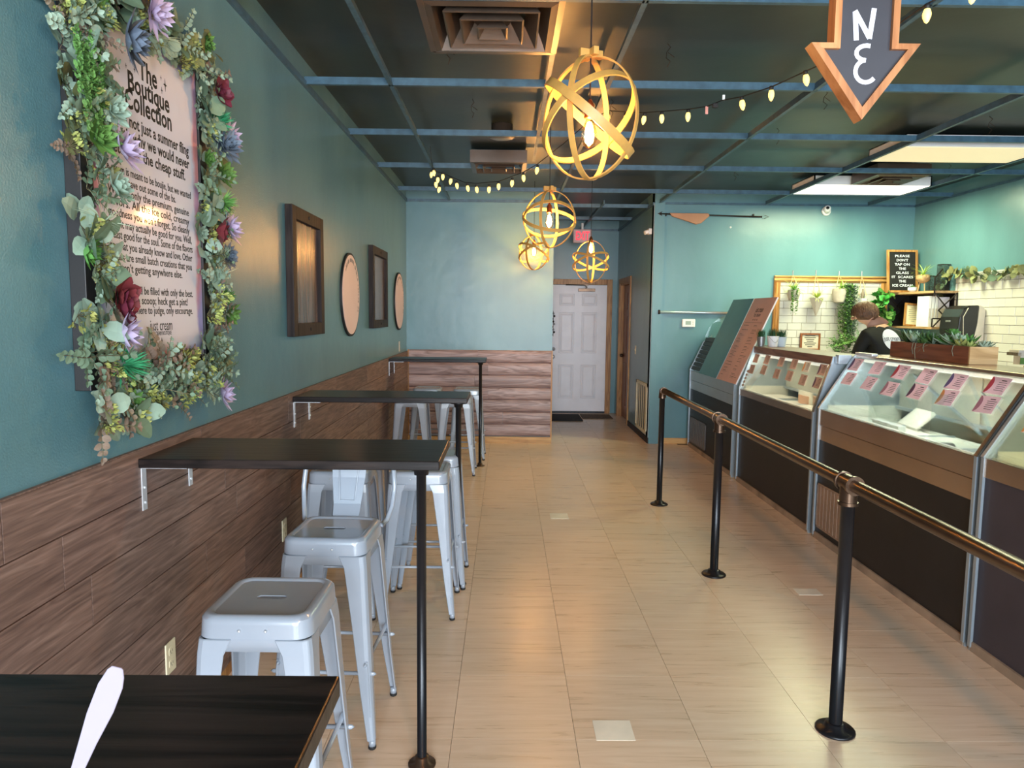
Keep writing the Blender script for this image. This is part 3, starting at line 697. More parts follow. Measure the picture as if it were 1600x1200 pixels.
# ------------------------------------------------------------------ queue railing
rl = thing('queue_railing', 'long dark pipe railing on round floor flanges before the freezers', 'railing', (1.27, 3.4, 0))
posts = (5.77, 4.17, 2.55, 0.95)
ZR = 0.955
rx = lambda y: 1.262 + (y - 2.55) * 0.0055
pp = [(rx(y), y, ZR) for y in (5.76, 4.9, 4.0, 3.0, 2.0, 0.9)]
MB().tube(pp, 0.0235, 18).build('handrail', BRONZE, rl, smooth=True)
for i, y in enumerate(posts):
    x = rx(y)
    MB().tube([(x, y, 0.012), (x, y, ZR - 0.02)], 0.0245 if i else 0.0225, 18).build('post', BLACKM, rl, smooth=True)
    MB().lathe([(0.072, 0), (0.072, 0.006), (0.066, 0.011), (0.040, 0.013), (0.036, 0.030), (0.026, 0.033)], (x, y, 0), 24).build('floor_flange', BLACKM, rl, smooth=True)
    b = MB()
    if i == 0:
        b.tube([(x, y, ZR - 0.065), (x, y + 0.0, ZR - 0.025), (x, y - 0.012, ZR - 0.003), (x, y - 0.035, ZR), (x, y - 0.065, ZR)], [0.030, 0.028, 0.029, 0.028, 0.030], 18)
        nm = 'elbow_fitting'
    else:
        b.tube([(x, y - 0.048, ZR), (x, y - 0.036, ZR), (x, y - 0.0355, ZR), (x, y + 0.0355, ZR), (x, y + 0.036, ZR), (x, y + 0.048, ZR)], [0.036, 0.036, 0.0315, 0.0315, 0.036, 0.036], 20)
        b.tube([(x, y, ZR - 0.080), (x, y, ZR - 0.068), (x, y, ZR - 0.0675), (x, y, ZR - 0.01)], [0.036, 0.036, 0.031, 0.031], 20); nm = 'tee_fitting'
    b.build(nm, BRONZE, rl, smooth=False, auto=True)

# ------------------------------------------------------------------ freezers
FX = 2.21; BKX = 2.93; CD = 0.34   # CD: depth of the cap shelf
def freezer(name, label, y0, y1, zf0, zg, xt, zt, panel, capm, steel, seam=True, capz=0.055, inside=True):
    """y0 near end, y1 far end; fascia zf0..zg; glass slants from (FX,zg) to (xt,zt)"""
    t = thing(name, label, 'freezer', (FX + 0.4, (y0 + y1) / 2, 0), 'ice cream dipping freezers')
    MB().box(FX + 0.004, y0 + 0.012, 0.045, FX + 0.03, y1 - 0.012, zf0).build('front_panel', panel, t)
    MB().box(FX - 0.008, y0 + 0.012, 0.0, FX + 0.02, y1 - 0.012, 0.045).build('kick_strip', mat('worn_kick_strip', (150, 128, 108), 0.7, var=0.3) if False else KICK, t)
    f = MB().box(FX - 0.004, y0 + 0.010, zf0, FX + 0.03, y1 - 0.010, zf0 + (zg - zf0) * 0.48 - 0.0015) if seam else MB()
    f.box(FX - 0.008, y0 + 0.010, (zf0 + (zg - zf0) * 0.48 + 0.0015) if seam else zf0, FX + 0.03, y1 - 0.010, zg)
    fo = f.build('fascia', steel, t, bevel=0.002, seg=1)
    # end panels follow the slanted profile
    prof = [(FX - 0.006, 0.0), (FX - 0.006, zg), (xt - 0.012, zt + 0.012), (xt, zt + capz), (xt + CD, zt + capz), (xt + CD + 0.02, zg), (BKX, zg), (BKX, 0.0)]
    for a, b_ in ((y0, y0 + 0.012), (y1 - 0.012, y1)):
        MB().prism(prof, (0, a, 0), (1, 0, 0), (0, 0, 1), (0, b_ - a, 0)).build('end_panel', STEELB, t)
    # bright trims along the slope and down the front corner of each end
    for yy in (y0, y1 - 0.02):
        MB().obox((FX - 0.012, yy, zg), (0, 0.02, 0), (xt - FX, 0, zt - zg), (-0.006, 0, 0.004)).build('slope_trim', steel if yy == y0 else STEELB, t)
        MB().box(FX - 0.014, yy, 0.02, FX - 0.004, yy + 0.02, zg).build('corner_trim', STEELB, t)
    MB().box(BKX - 0.02, y0 + 0.012, 0.0, BKX, y1 - 0.012, zg).box(xt + CD, y0 + 0.012, zg - 0.0, BKX, y1 - 0.012, zg + 0.012).build('back_panel', LINER, t)
    MB().box(xt, y0 + 0.012, zt, xt + CD, y1 - 0.012, zt + capz).build('cap', capm, t, bevel=0.003)
    n = Vector((-(zt - zg), 0, xt - FX)).normalized()
    g = MB().obox(Vector((FX, y0 + 0.014, zg)), (0, y1 - y0 - 0.028, 0), (xt - FX, 0, zt - zg), n * 0.004).build('front_glass', GLASS, t)
    # liner tub floor and inner walls
    zi = zg - 0.10
    b = MB().box(FX + 0.03, y0 + 0.012, zi - 0.02, xt + CD, y1 - 0.012, zi).box(FX + 0.03, y0 + 0.012, zi, FX + 0.05, y1 - 0.012, zg)
    b.box(FX + 0.05, y0 + 0.012, zi, xt + CD, y0 + 0.016, zg + 0.03).box(FX + 0.05, y1 - 0.016, zi, xt + CD, y1 - 0.012, zg + 0.03)
    b.build('liner', LINER, t)
    MB().tube([(xt + 0.03, y0 + 0.08, zt - 0.018), (xt + 0.03, y1 - 0.08, zt - 0.018)], 0.011, 10).build('lamp_tube', TUBEL, t, smooth=True)
    # sliding rear doors
    ym = (y0 + y1) / 2
    for a, b_, x in ((y0 + 0.03, ym + 0.03, xt + CD - 0.02), (ym - 0.03, y1 - 0.03, xt + CD - 0.03)):
        MB().box(x, a, zg + 0.03, x + 0.006, b_, zt - 0.02).build('rear_door', DOORM, t)
    b = MB().box(xt + CD - 0.05, y0 + 0.02, zg + 0.012, xt + CD - 0.004, y1 - 0.02, zg + 0.03)
    b.build('door_track', STEELB, t)
    return t
DOORM = mat('greyish_sliding_door', (182, 180, 168), 0.3)
KICK = mat('worn_kick_strip', (150, 128, 108), 0.7, var=0.3)
fzD = freezer('display_freezer', 'nearest freezer, plum-painted front, cut off by the frame edge', 1.55, 3.215, 0.835, 0.925, 2.44, 1.285, PURPP, STEEL, STEEL, False)
fzC = freezer('display_freezer', 'large steel display freezer with two rows of pink cards and planter on top', 3.245, 4.945, 0.705, 0.92, 2.44, 1.285, BLACKP, STEEL, STEEL, True, 0.02)
fzB = freezer('dipping_freezer', 'brightly lit white dipping freezer with brown cards and brown cap board', 5.02, 6.66, 0.825, 0.885, 2.32, 1.225, BLACKP, TOPW, STEEL, False, 0.06)
fzA = freezer('dipping_freezer', 'farthest freezer with black louvres and tall menu boards leaning on it', 6.80, 8.47, 0.70, 0.915, 2.36, 1.25, BLACKP, BLACKP, STEELB, True, 0.02)
# grilles low on the left of two fronts
def grille(t, y0, y1, z0, z1, m):
    x = FX + 0.004
    g = MB().box(x - 0.008, y0, z0, x, y0 + 0.012, z1).box(x - 0.008, y1 - 0.012, z0, x, y1, z1).box(x - 0.008, y0, z0, x, y1, z0 + 0.012).box(x - 0.008, y0, z1 - 0.012, x, y1, z1).box(x - 0.003, y0, z0, x - 0.001, y1, z1)
    go = g.build('grille', m, t)
    n = 9
    for k in range(n):
        y = y0 + 0.016 + (y1 - y0 - 0.032) * (k + 0.5) / n
        MB().box(x - 0.008, y - (y1 - y0) * 0.032, z0 + 0.01, x - 0.002, y + (y1 - y0) * 0.032, z1 - 0.01).build('slat', m, go)
grille(fzC, 4.42, 4.91, 0.085, 0.40, mat('beige_vent_metal', (160, 132, 112), 0.4, metal=0.3))
grille(fzA, 7.75, 8.40, 0.07, 0.37, mat('grey_vent_metal', (104, 100, 100), 0.45, metal=0.3))
# cards taped to the glass
def card_frame(zg, xt, zt, y, v):
    o = Vector((FX + (xt - FX) * v, y, zg + (zt - zg) * v)); n = Vector((-(zt - zg), 0, xt - FX)).normalized()
    return basis((0, -1, 0), (xt - FX, 0, zt - zg), o + n * 0.006)
SWATCH = {k: mat('card_swatch_' + k, c, 0.55) for k, c in (('plum', (92, 60, 96)), ('red', (200, 66, 84)), ('violet', (104, 92, 146)), ('orange', (218, 148, 84)), ('mauve', (176, 120, 140)))}
def card(t, zg, xt, zt, y, v, m, w, h, sw=None, lean=0.0, lines=6):
    M = card_frame(zg, xt, zt, y, v) @ Matrix.Rotation(lean, 4, 'Z')
    b = MB().box(-w / 2, -h / 2, 0, w / 2, h / 2, 0.0012); mats = [m]
    c = b.build('flavour_card', mats, t, local=True); c.matrix_local = Matrix.Translation(-t.location) @ M
    b = MB()
    for i in range(lines):
        z = h * 0.30 - i * h * 0.115; l = w * (0.26 if i == 0 else random.uniform(0.36, 0.5))
        b.box(w * 0.10 - l / 2 + w * 0.08, z, 0.0012, w * 0.10 + l / 2 + w * 0.08, z + h * (0.05 if i == 0 else 0.028), 0.0018)
    b.build('lettering', INK, c, local=True)
    if sw:
        pts = [(-w / 2, h / 2)] + arc(-w / 2 - w * 0.06, 0, w * 0.30, h * 0.52, 88, -88, 8) + [(-w / 2, -h / 2)]
        pts = [(max(-w / 2, x), max(-h / 2, min(h / 2, y))) for x, y in pts]
        MB().prism(pts, (0, 0, 0.0012), (1, 0, 0), (0, 1, 0), (0, 0, 0.0006)).build('swatch', SWATCH[sw], c, local=True)
cs = [(4.861, .867, 'plum'), (4.573, .862, None), (4.292, .851, 'red'), (4.025, .846, None), (3.749, .831, 'violet'), (3.437, .857, 'red'),
      (4.827, .612, None), (4.548, .595, None), (4.287, .572, 'mauve'), (4.016, .607, 'plum'), (3.732, .601, 'orange'), (3.423, .608, 'mauve')]
for y, v, s in cs: card(fzC, .92, 2.44, 1.285, y, v, CARD, 0.135, 0.094, s, random.uniform(-0.05, 0.05))
cb_ = [(6.512, .861), (6.244, .872), (5.923, .88), (5.655, .882), (5.138, .865), (6.521, .565), (6.235, .611), (5.922, .587), (5.661, .601), (5.391, .579), (5.14, .585)]
for i, (y, v) in enumerate(cb_): card(fzB, .885, 2.32, 1.225, y, v, CARDB, 0.115, 0.082, 'plum' if i in (4, 10) else None, random.uniform(-0.05, 0.05))
card(fzB, .885, 2.32, 1.225, 5.412, .867, LIDM, 0.11, 0.08, 'orange')
card(fzD, .92, 2.44, 1.285, 3.04, .49, CARD, 0.135, 0.094, 'orange')
# small price strip on the left end of the lit freezer's glass
M = card_frame(.885, 2.32, 1.225, 6.60, 0.30)
for i in range(5):
    c = MB().box(-0.022, -0.012, 0, 0.022, 0.012, 0.001).build('small_label', CARDB, fzB, local=True); c.matrix_local = Matrix.Translation(-fzB.location) @ M @ Matrix.Translation((0, (i - 2) * 0.034, 0))
# what lies inside: tub lids, dividers, boxes
def inner(t, y0, y1, zg, n, m=LIDM):
    zi = zg - 0.10; w = (y1 - y0 - 0.06) / n
    for i in range(n):
        a = y0 + 0.03 + i * w
        pts = [(0.0, 0.0), (0.30, 0.0), (0.34, w * 0.25), (0.30, w * 0.5), (0.34, w * 0.78), (0.30, w - 0.012), (0.0, w - 0.012)]
        MB().prism(pts, (FX + 0.06, a, zi + 0.03 + 0.012 * (i % 2)), (1, 0, 0), (0, 1, 0), (0, 0, 0.012)).build('tub_lid', m, t, bevel=0.003, seg=1)
        MB().prism([(0, 0), (0.055, 0), (0.055, w - 0.02), (0, w - 0.02)], (FX + 0.41, a, zi + 0.03), (1, 0, 0), (0, 1, 0), (0, 0, 0.010)).build('tub_lid', m, t, bevel=0.003, seg=1)
        MB().box(FX + 0.06, a - 0.008, zi, FX + 0.42, a - 0.004, zi + 0.06).build('divider', STEELB, t)
inner(fzC, 3.26, 4.93, .92, 4); inner(fzB, 5.03, 6.65, .885, 4); inner(fzD, 1.57, 3.2, .925, 4); inner(fzA, 6.82, 8.45, .915, 3)
MB().box(FX + 0.28, 5.83, .835, FX + 0.38, 6.0, .905).build('topping_box', mat('peach_carton', (206, 160, 132), 0.6), fzB, bevel=0.002)
MB().box(FX + 0.30, 5.80, .835, FX + 0.32, 6.05, 0.94).build('scoop_well', LINER, fzB, bevel=0.003)
MB().obox((FX + 0.34, 4.35, .86), (0.02, 0.24, 0), (0.12, 0.0, 0.10), (0.0, 0.01, 0.02)).build('leaning_lid', LIDM, fzC, bevel=0.004)
MB().box(FX + 0.20, 4.30, .855, FX + 0.25, 4.62, .90).build('ice_pack', mat('frosty_pack', (206, 208, 204), 0.5), fzC, bevel=0.004)
MB().box(FX + 0.18, 4.62, .84, FX + 0.50, 4.628, 1.20).build('acrylic_guard', ACRYL, fzC)
MB().box(FX + 0.05, 3.72, .84, FX + 0.50, 3.726, 1.16).build('acrylic_guard', ACRYL, fzC)
MB().obox((FX + 0.46, 4.62, 1.18), (0, 0.02, 0.02), (0.02, 0, 0), (0.04, -0.62, -0.28)).build('slanted_bar', STEELB, fzC)
MB().obox((FX + 0.48, 3.98, 1.14), (0, 0.012, 0.012), (0.012, 0, 0), (-0.05, -0.62, -0.25)).build('slanted_bar', STEELB, fzC)
b = MB().lathe([(0.024, 0), (0.027, 0.003), (0.027, 0.06), (0.022, 0.066), (0.022, 0.075)], (0, 0, 0), 18).xf(Matrix.Translation((FX + 0.09, 3.70, .882)) @ Matrix.Rotation(math.radians(80), 4, 'X') @ Matrix.Rotation(math.radians(20), 4, 'Y'))
tag(b.build('glass_jar', GALV, smooth=False, auto=True), 'small cylindrical jar lying on its side inside the large freezer', 'jar')
# louvre stack and clear end guard of the far freezer
lv = MB(); sx, sz = (2.36 - FX), (1.25 - .915)
dv = Vector((0.58, 0, 1.3)).normalized()
for i in range(8):
    o = Vector((FX + 0.006, 8.03, .93)) + dv * (0.052 * i)
    MB().obox(o, (0, 0.40, 0), dv * 0.044, Vector((-dv.z, 0, dv.x)) * 0.012).build('louvre', BLACKP, fzA, bevel=0.002, seg=1)
MB().obox(Vector((FX + 0.02, 8.02, .92)), (0, 0.42, 0), dv * 0.43, Vector((dv.z, 0, -dv.x)) * 0.012).build('louvre_back', BLACKP, fzA)
pts = [(0.15, 0.28), (0.15, 0.42), (0.20, 0.52), (0.27, 0.60), (0.36, 0.655), (0.46, 0.66), (0.46, 0.28)]
MB().prism(pts, (FX, 8.44, .915), (1, 0, 0), (0, 0, 1), (0, 0.005, 0)).build('end_guard', ACRYL, fzA)
# bright plate and bar at the joint of the two middle freezers
MB().box(2.33, 4.955, 1.235, 2.42, 5.01, 1.30).build('joint_plate', STEELB, fzB, bevel=0.002)
MB().box(2.43, 4.70, 1.306, 2.47, 4.93, 1.322).build('cap_strip', SILVER, fzC, bevel=0.002)

# ------------------------------------------------------------------ menu boards leaning on the far freezer
ZV = Vector((0.37, 0, 0.845)).normalized(); NV = Vector((-ZV.z, 0, ZV.x))
def board(name, label, y0, y1, m, t0):
    o = Vector((FX - 0.024, y0, .917))
    root = thing(name, label, 'menu board', tuple(o))
    MB().obox(o, (0, y1 - y0, 0), ZV * 0.905, NV * 0.003).build('face', m, root)
    MB().obox(o + Vector((0.0, 0, 0)) - NV * 0.012, (0, y1 - y0, 0), ZV * 0.905, NV * 0.0118).build('foam_core', FOAM, root)
    return root
bt = board('teal_board', 'plain deep teal board leaning on the far freezer', 7.36, 8.02, BOARDT, 0)
bp_ = board('pink_menu_board', 'dusty pink menu board with fine black print leaning on the far freezer', 6.72, 7.335, BOARDP, 0)
Mb = basis((0, -1, 0), ZV, Vector((FX - 0.024, 7.335, .917)) + NV * 0.0032)
b = MB(); 
tm = text_mb('just cream', 0.085, 0.20); tm.xf(Matrix.Translation((0.31, 0.775, 0))); b.merge(tm)
b.merge(text_mb('ICE CREAM', 0.04, 0.17).xf(Matrix.Translation((0.31, 0.715, 0))))
b.merge(text_mb('\u2022 \u2022 \u2022', 0.05, 0.13).xf(Matrix.Translation((0.31, 0.665, 0))))
b.box(0.06, 0.635, 0, 0.55, 0.638, 0.0006)
random.seed(5)
for col in (0.06, 0.36):
    v = 0.605
    while v > 0.04:
        l = random.uniform(0.07, 0.19); b.box(col, v, 0, col + l, v + 0.0035, 0.0006)
        if random.random() < 0.6: b.box(col, v - 0.012, 0, col + random.uniform(0.08, 0.16), v - 0.0103, 0.0006)
        v -= random.choice((0.032, 0.032, 0.048))
pr_ = b.build('lettering', INK, bp_, local=True); pr_.matrix_local = Matrix.Translation(-bp_.location) @ Mb
# ------------------------------------------------------------------ ceiling fittings
def troffer(label, cx, y0, y1, lens):
    t = thing('ceiling_light', label, 'ceiling light', (cx, (y0 + y1) / 2, ZG))
    x0, x1 = cx - 0.595, cx + 0.595
    MB().box(x0, y0, ZG + 0.004, x1, y0 + 0.012, ZG + 0.10).box(x0, y1 - 0.012, ZG + 0.004, x1, y1, ZG + 0.10).box(x0, y0, ZG + 0.004, x0 + 0.012, y1, ZG + 0.10).box(x1 - 0.012, y0, ZG + 0.004, x1, y1, ZG + 0.10).box(x0, y0, ZG + 0.092, x1, y1, ZG + 0.10).build('housing', WHITEP, t)
    MB().box(x0 + 0.013, y0 + 0.013, ZG + 0.001, x1 - 0.013, y1 - 0.013, ZG + 0.006).build('lens', lens, t)
troffer('bright fluorescent ceiling light nearest the back wall', 3.68, 7.30, 7.87, LENS1)
troffer('dim yellowish fluorescent ceiling light, nearer of the two troffers', 3.68, 5.66, 6.22, LENS2)
def diffuser(label, cx, cy, s=0.60, m=DUCT):
    t = thing('air_diffuser', label, 'vent', (cx, cy, ZG)); h = s / 2
    def pyr(b, r0, z0, r1, z1):
        vs = [(cx + r0 * a, cy + r0 * c, z0) for a, c in ((-1, -1), (1, -1), (1, 1), (-1, 1))] + [(cx + r1 * a, cy + r1 * c, z1) for a, c in ((-1, -1), (1, -1), (1, 1), (-1, 1))]
        return b.add(vs, [(i, (i + 1) % 4, 4 + (i + 1) % 4, 4 + i) for i in range(4)])
    b = MB(); pyr(b, h, ZG - 0.004, h - 0.035, ZG - 0.010); pyr(b, h - 0.035, ZG - 0.010, h - 0.08, ZG + 0.09); pyr(b, h, ZG - 0.004, h, ZG + 0.10)
    b.build('frame', m, t)
    for i, (r, z) in enumerate(((0.215, -0.012), (0.145, -0.018), (0.072, -0.024))):
        b = MB(); pyr(b, r, ZG + z, r - 0.055, ZG + z + 0.085); pyr(b, r, ZG + z, r - 0.008, ZG + z - 0.003); pyr(b, r - 0.008, ZG + z - 0.003, r - 0.062, ZG + z + 0.082)
        b.build('cone', m, t)
    MB().box(cx - h + 0.01, cy - h + 0.01, ZG + 0.10, cx + h - 0.01, cy + h - 0.01, ZG + 0.105).build('plenum', DECK, t)
    b = MB().lathe([(0.085, ZG + 0.03), (0.085, ZG + 0.10)], (cx, cy, 0), 20).build('duct_collar', m, t, smooth=True)
    return t
diffuser('large bronze square air diffuser near the top edge', -0.08, 3.47, 0.59)
diffuser('smaller looking bronze air diffuser behind the string of bulbs', -0.085, 6.64, 0.50)
diffuser('dark square air diffuser between the two fluorescent lights', 3.68, 6.98, 0.50)
for x in (-0.385, 0.225): MB().box(x - 0.014, 3.157, ZG - 0.006, x + 0.014, 3.77, ZG + 0.02).build('ceiling_tee', DUCT, ce)
MB().box(-0.385, 3.757, ZG - 0.006, 0.225, 3.785, ZG + 0.02).build('ceiling_tee', DUCT, ce)
dc = thing('round_duct_cap', 'round dark metal duct cap on the ceiling behind the big pendant', 'duct', (-0.05, 5.72, ZD))
MB().lathe([(0.085, 0), (0.085, -0.06), (0.10, -0.065), (0.11, -0.09), (0.085, -0.10)][::-1], (-0.05, 5.72, ZD), 20).build('cap', DUCT, dc, smooth=True)

# ------------------------------------------------------------------ orb pendants
def ring(R, Rz, w, th, n=48):
    """flat hoop in the local XZ plane (radius R, height Rz), strip w wide along Y"""
    b = MB(); vs = []
    for j in range(n):
        a = 2 * PI * j / n; c, s_ = math.cos(a), math.sin(a)
        for k in (0, -th):
            vs += [((R + k) * c, -w / 2, (Rz + k) * s_), ((R + k) * c, w / 2, (Rz + k) * s_)]
    fs = []
    for j in range(n):
        p, q = 4 * j, 4 * ((j + 1) % n)
        fs += [(p, q, q + 1, p + 1), (p + 2, p + 3, q + 3, q + 2), (p, p + 2, q + 2, q), (p + 1, q + 1, q + 3, p + 3)]
    return b.add(vs, fs)
def pendant(label, c, R, Rz, zb, hoops, top_block=True, ztop=ZD):
    t = thing('orb_pendant', label, 'pendant lamp', c, 'wooden hoop pendant lamps'); cx, cy, cz = c
    for i, (E_, r, rz, w) in enumerate(hoops):
        o = ring(r, rz, w, 0.006).build('hoop', RINGW, t, local=True, auto=True)
        if isinstance(E_, Vector): o.rotation_mode = 'QUATERNION'; o.rotation_quaternion = Vector((0, 1, 0)).rotation_difference(E_)
        else: o.rotation_euler = Euler([math.radians(a) for a in E_])
    if top_block:
        b = MB()
        for a in (20, 110): 
            m_ = MB().box(-0.048, -0.011, Rz - 0.004, 0.048, 0.011, Rz + 0.026).xf(Matrix.Rotation(math.radians(a), 4, 'Z')); b.merge(m_)
        b.build('crossed_block', RINGW, t, local=True, bevel=0.002)
    MB().tube([(0, 0, ztop - cz), (0, 0, zb + 0.115)], 0.0032, 6).build('cord', CORD, t, local=True)
    s_ = MB().lathe([(0.006, 0.118), (0.013, 0.105), (0.019, 0.095), (0.019, 0.060), (0.022, 0.055), (0.022, 0.048), (0.016, 0.045)][::-1], (0, 0, zb), 16).build('socket', COPPER, t, smooth=True, local=True)
    bu = MB().lathe([(0.012, 0.05), (0.016, 0.035), (0.026, 0.010), (0.031, -0.015), (0.0305, -0.035), (0.022, -0.055), (0.008, -0.066), (0.001, -0.067)][::-1], (0, 0, zb), 18, cap=False).build('bulb', GLASSB, t, smooth=True, local=True)
    MB().lathe([(0.002, -0.052), (0.014, -0.046), (0.0185, -0.024), (0.015, 0.006), (0.008, 0.03), (0.002, 0.034)], (0, 0, zb), 12).build('filament', FIL, bu, smooth=True, local=True)
    return t
V = lambda a, R, Rz, w: ((0, 0, a), R, Rz, w)
def nrm(c, ang, k):
    """normal of a tilted hoop: major axis turned by ang in the sight plane, opened by k"""
    v = Vector((c[0], c[1], c[2] - 1.56)).normalized(); u = (Vector((0, 0, 1)) - v * v.z).normalized(); r = v.cross(u)
    a = math.radians(ang); m = u * math.cos(a) - r * math.sin(a)
    return (m * math.sqrt(1 - k * k) + v * k).normalized()
c1 = (0.315, 2.85, 2.32); c2 = (0.305, 5.30, 2.255)
pendant('largest orb pendant of wooden hoops, with a broad tilted hoop, nearest', c1, 0.20, 0.232, -0.045,
        [V(62, .200, .232, .022), V(-32, .200, .232, .022), (nrm(c1, -40, 0.10), .216, .216, .034), (nrm(c1, 40, 0.58), .206, .206, .028)])
pendant('middle orb pendant of wooden hoops below the big one, its bulb at the centre', c2, 0.20, 0.21, 0.0,
        [V(68, .196, .208, .020), V(-22, .196, .208, .020), (nrm(c2, -8, -0.36), .2, .2, .024), (nrm(c2, 4, 0.66), .194, .194, .024)])
pendant('small far orb pendant partly hidden behind the middle one', (0.297, 8.05, 2.25), 0.19, 0.19, 0.02,
        [V(60, .185, .195, .022), V(-30, .185, .195, .022), (nrm((0.297, 8.05, 2.25), -28, 0.3), .19, .19, .024), (nrm((0.297, 8.05, 2.25), 26, 0.4), .186, .186, .024)])
pendant('orb pendant hanging alone before the passage, under the exit sign', (0.893, 7.70, 2.13), 0.195, 0.228, 0.15,
        [V(72, .18, .228, .022), V(-18, .175, .225, .022), (nrm((0.893, 7.70, 2.13), -20, 0.28), .208, .208, .022), (nrm((0.893, 7.70, 2.13), 20, 0.34), .205, .205, .022)], False)

pendant('orb pendant in the same row, over the near table, above the frame', (0.315, 0.40, 2.36), 0.20, 0.232, -0.045,
        [V(62, .200, .232, .024), V(-32, .200, .232, .024), ((90 + 4, 38, 0), .214, .214, .030), ((90 + 38, -34, 0), .206, .206, .028)])
# ------------------------------------------------------------------ string of bulbs
sl = thing('string_lights', 'swagged string of small yellow bulbs below the ceiling grid', 'string lights', (0.3, 4.5, 2.6))
wire = [(-0.621, 5.8, 2.88), (-0.601, 5.8, 2.695), (-0.5, 5.68, 2.645), (-0.444, 5.624, 2.614), (-0.33, 5.5, 2.55), (-0.232, 5.4, 2.525), (-0.063, 5.177, 2.502), (0.104, 4.935, 2.52), (0.19, 4.8, 2.545), (0.347, 4.615, 2.635), (0.486, 4.435, 2.727),
        (0.583, 4.3, 2.755), (0.668, 4.167, 2.712), (0.744, 4.033, 2.672), (0.815, 3.9, 2.643), (0.915, 3.738, 2.61), (0.981, 3.62, 2.592), (1.02, 3.51, 2.589), (1.067, 3.35, 2.56), (1.141, 3.192, 2.555), (1.213, 3.0, 2.560), (1.249, 2.904, 2.562), (1.336, 2.553, 2.565), (1.353, 2.4, 2.575), (1.437, 2.28, 2.60), (1.56, 2.1, 2.88)]
MB().tube(wire, 0.0028, 6).build('wire', CORD, sl, smooth=True)
MB().tube([(-0.60, 5.8, 2.70), (-0.57, 5.77, 2.64), (-0.55, 5.745, 2.52)], 0.002, 5).build('wire', CORD, sl)
bulbs = [(-0.589, 5.786, 2.673), (-0.555, 5.743, 2.61), (-0.543, 5.729, 2.534), (-0.61, 5.79, 2.66), (-0.57, 5.75, 2.575), (-0.51, 5.689, 2.625), (-0.444, 5.624, 2.58), (-0.391, 5.569, 2.537), (-0.303, 5.476, 2.503), (-0.232, 5.4, 2.481), (-0.138, 5.279, 2.462), (-0.067, 5.184, 2.468), (0.028, 5.05, 2.468), (0.105, 4.935, 2.482), (0.19, 4.8, 2.507),
         (0.583, 4.3, 2.714), (0.668, 4.167, 2.673), (0.745, 4.033, 2.635), (0.816, 3.9, 2.607), (0.916, 3.738, 2.575), (1.068, 3.35, 2.526), (1.142, 3.192, 2.523), (1.214, 3.0, 2.527), (1.353, 2.4, 2.54), (1.437, 2.3, 2.56)]
bm_ = MB(); bm_.lathe([(0.001, -0.028), (0.007, -0.022), (0.0125, -0.008), (0.0135, 0.002), (0.011, 0.013), (0.009, 0.018)], (0, 0, 0), 10)
bm_.mi = 1; bm_.lathe([(0.0095, 0.018), (0.0095, 0.034), (0.004, 0.036)], (0, 0, 0), 8)
bme = bm_.mesh('bulb', [MINI, CORD], True)
for p in bulbs: inst('bulb', bme, sl, Matrix.Translation(Vector(p) - sl.location) @ Matrix.Rotation(random.uniform(-0.15, 0.15), 4, 'X') @ Matrix.Rotation(random.uniform(-0.2, 0.2), 4, 'Y'))
MB().box(0.972, 3.618, 2.555, 0.985, 3.622, 2.592).build('cord_tag', mat('red_white_tag', (214, 150, 140), 0.5), sl)
MB().box(1.022, 3.508, 2.588, 1.034, 3.512, 2.615).build('cord_tag', WHITEP, sl)
MB().box(0.988, 3.545, 2.566, 1.014, 3.56, 2.588).build('plug', CORD, sl, bevel=0.003)

# ------------------------------------------------------------------ arrow sign
ar = thing('arrow_sign', 'chalkboard arrow in a wooden frame pointing down, white painted letters', 'sign', (0.967, 2.0, 2.1))
Ya = 2.0; cxa = 0.967
AO = [(0, 2.100), (0.150, 2.302), (0.089, 2.302), (0.089, 2.76), (-0.087, 2.76), (-0.087, 2.302), (-0.148, 2.302)]
AI = [(0, 2.134), (0.116, 2.287), (0.071, 2.287), (0.071, 2.742), (-0.069, 2.742), (-0.069, 2.287), (-0.114, 2.287)]
yf_, yb_ = Ya, Ya + 0.045
n = 7
for i in range(n):
    j = (i + 1) % n
    q = [AO[i], AO[j], AI[j], AI[i]]
    b = MB().prism(q, (cxa, yf_, 0), (1, 0, 0), (0, 0, 1), (0, 0.045, 0)); b.build('frame_strip', ARROWW, ar)
MB().prism(AI, (cxa, Ya + 0.012, 0), (1, 0, 0), (0, 0, 1), (0, 0.006, 0)).build('chalkboard', CHALK, ar)
Ma = basis((1, 0, 0), (0, 0, 1), (cxa, Ya + 0.0115, 0))
def letter(strokes, w=0.0125):
    b = MB()
    for i, s_ in enumerate(strokes):
        q = MB(); stroke(q, s_, w, 0.0012 + 0.0004 * i); b.merge(q)
    o = b.build('letter', PAINTW, ar, local=True); o.matrix_local = Matrix.Translation(-ar.location) @ Ma
letter([[(-0.022, 2.312), (-0.029, 2.387)], [(-0.030, 2.389), (0.014, 2.318)], [(0.013, 2.316), (0.022, 2.396)]], 0.0135)
letter([arc(0.008, 2.2795, 0.028, 0.0195, 70, 268, 10), arc(0.009, 2.2315, 0.029, 0.0295, 96, 322, 14)], 0.0115)
letter([[(-0.012, 2.432), (-0.010, 2.492)]])
letter([[(-0.028, 2.60), (-0.026, 2.535), (0.012, 2.54)]])
for dx in (-0.07, 0.07): MB().tube([(cxa + dx, Ya + 0.02, 2.755), (cxa + dx, Ya - 0.0, ZG)], 0.002, 5).build('hanging_wire', CORD, ar)

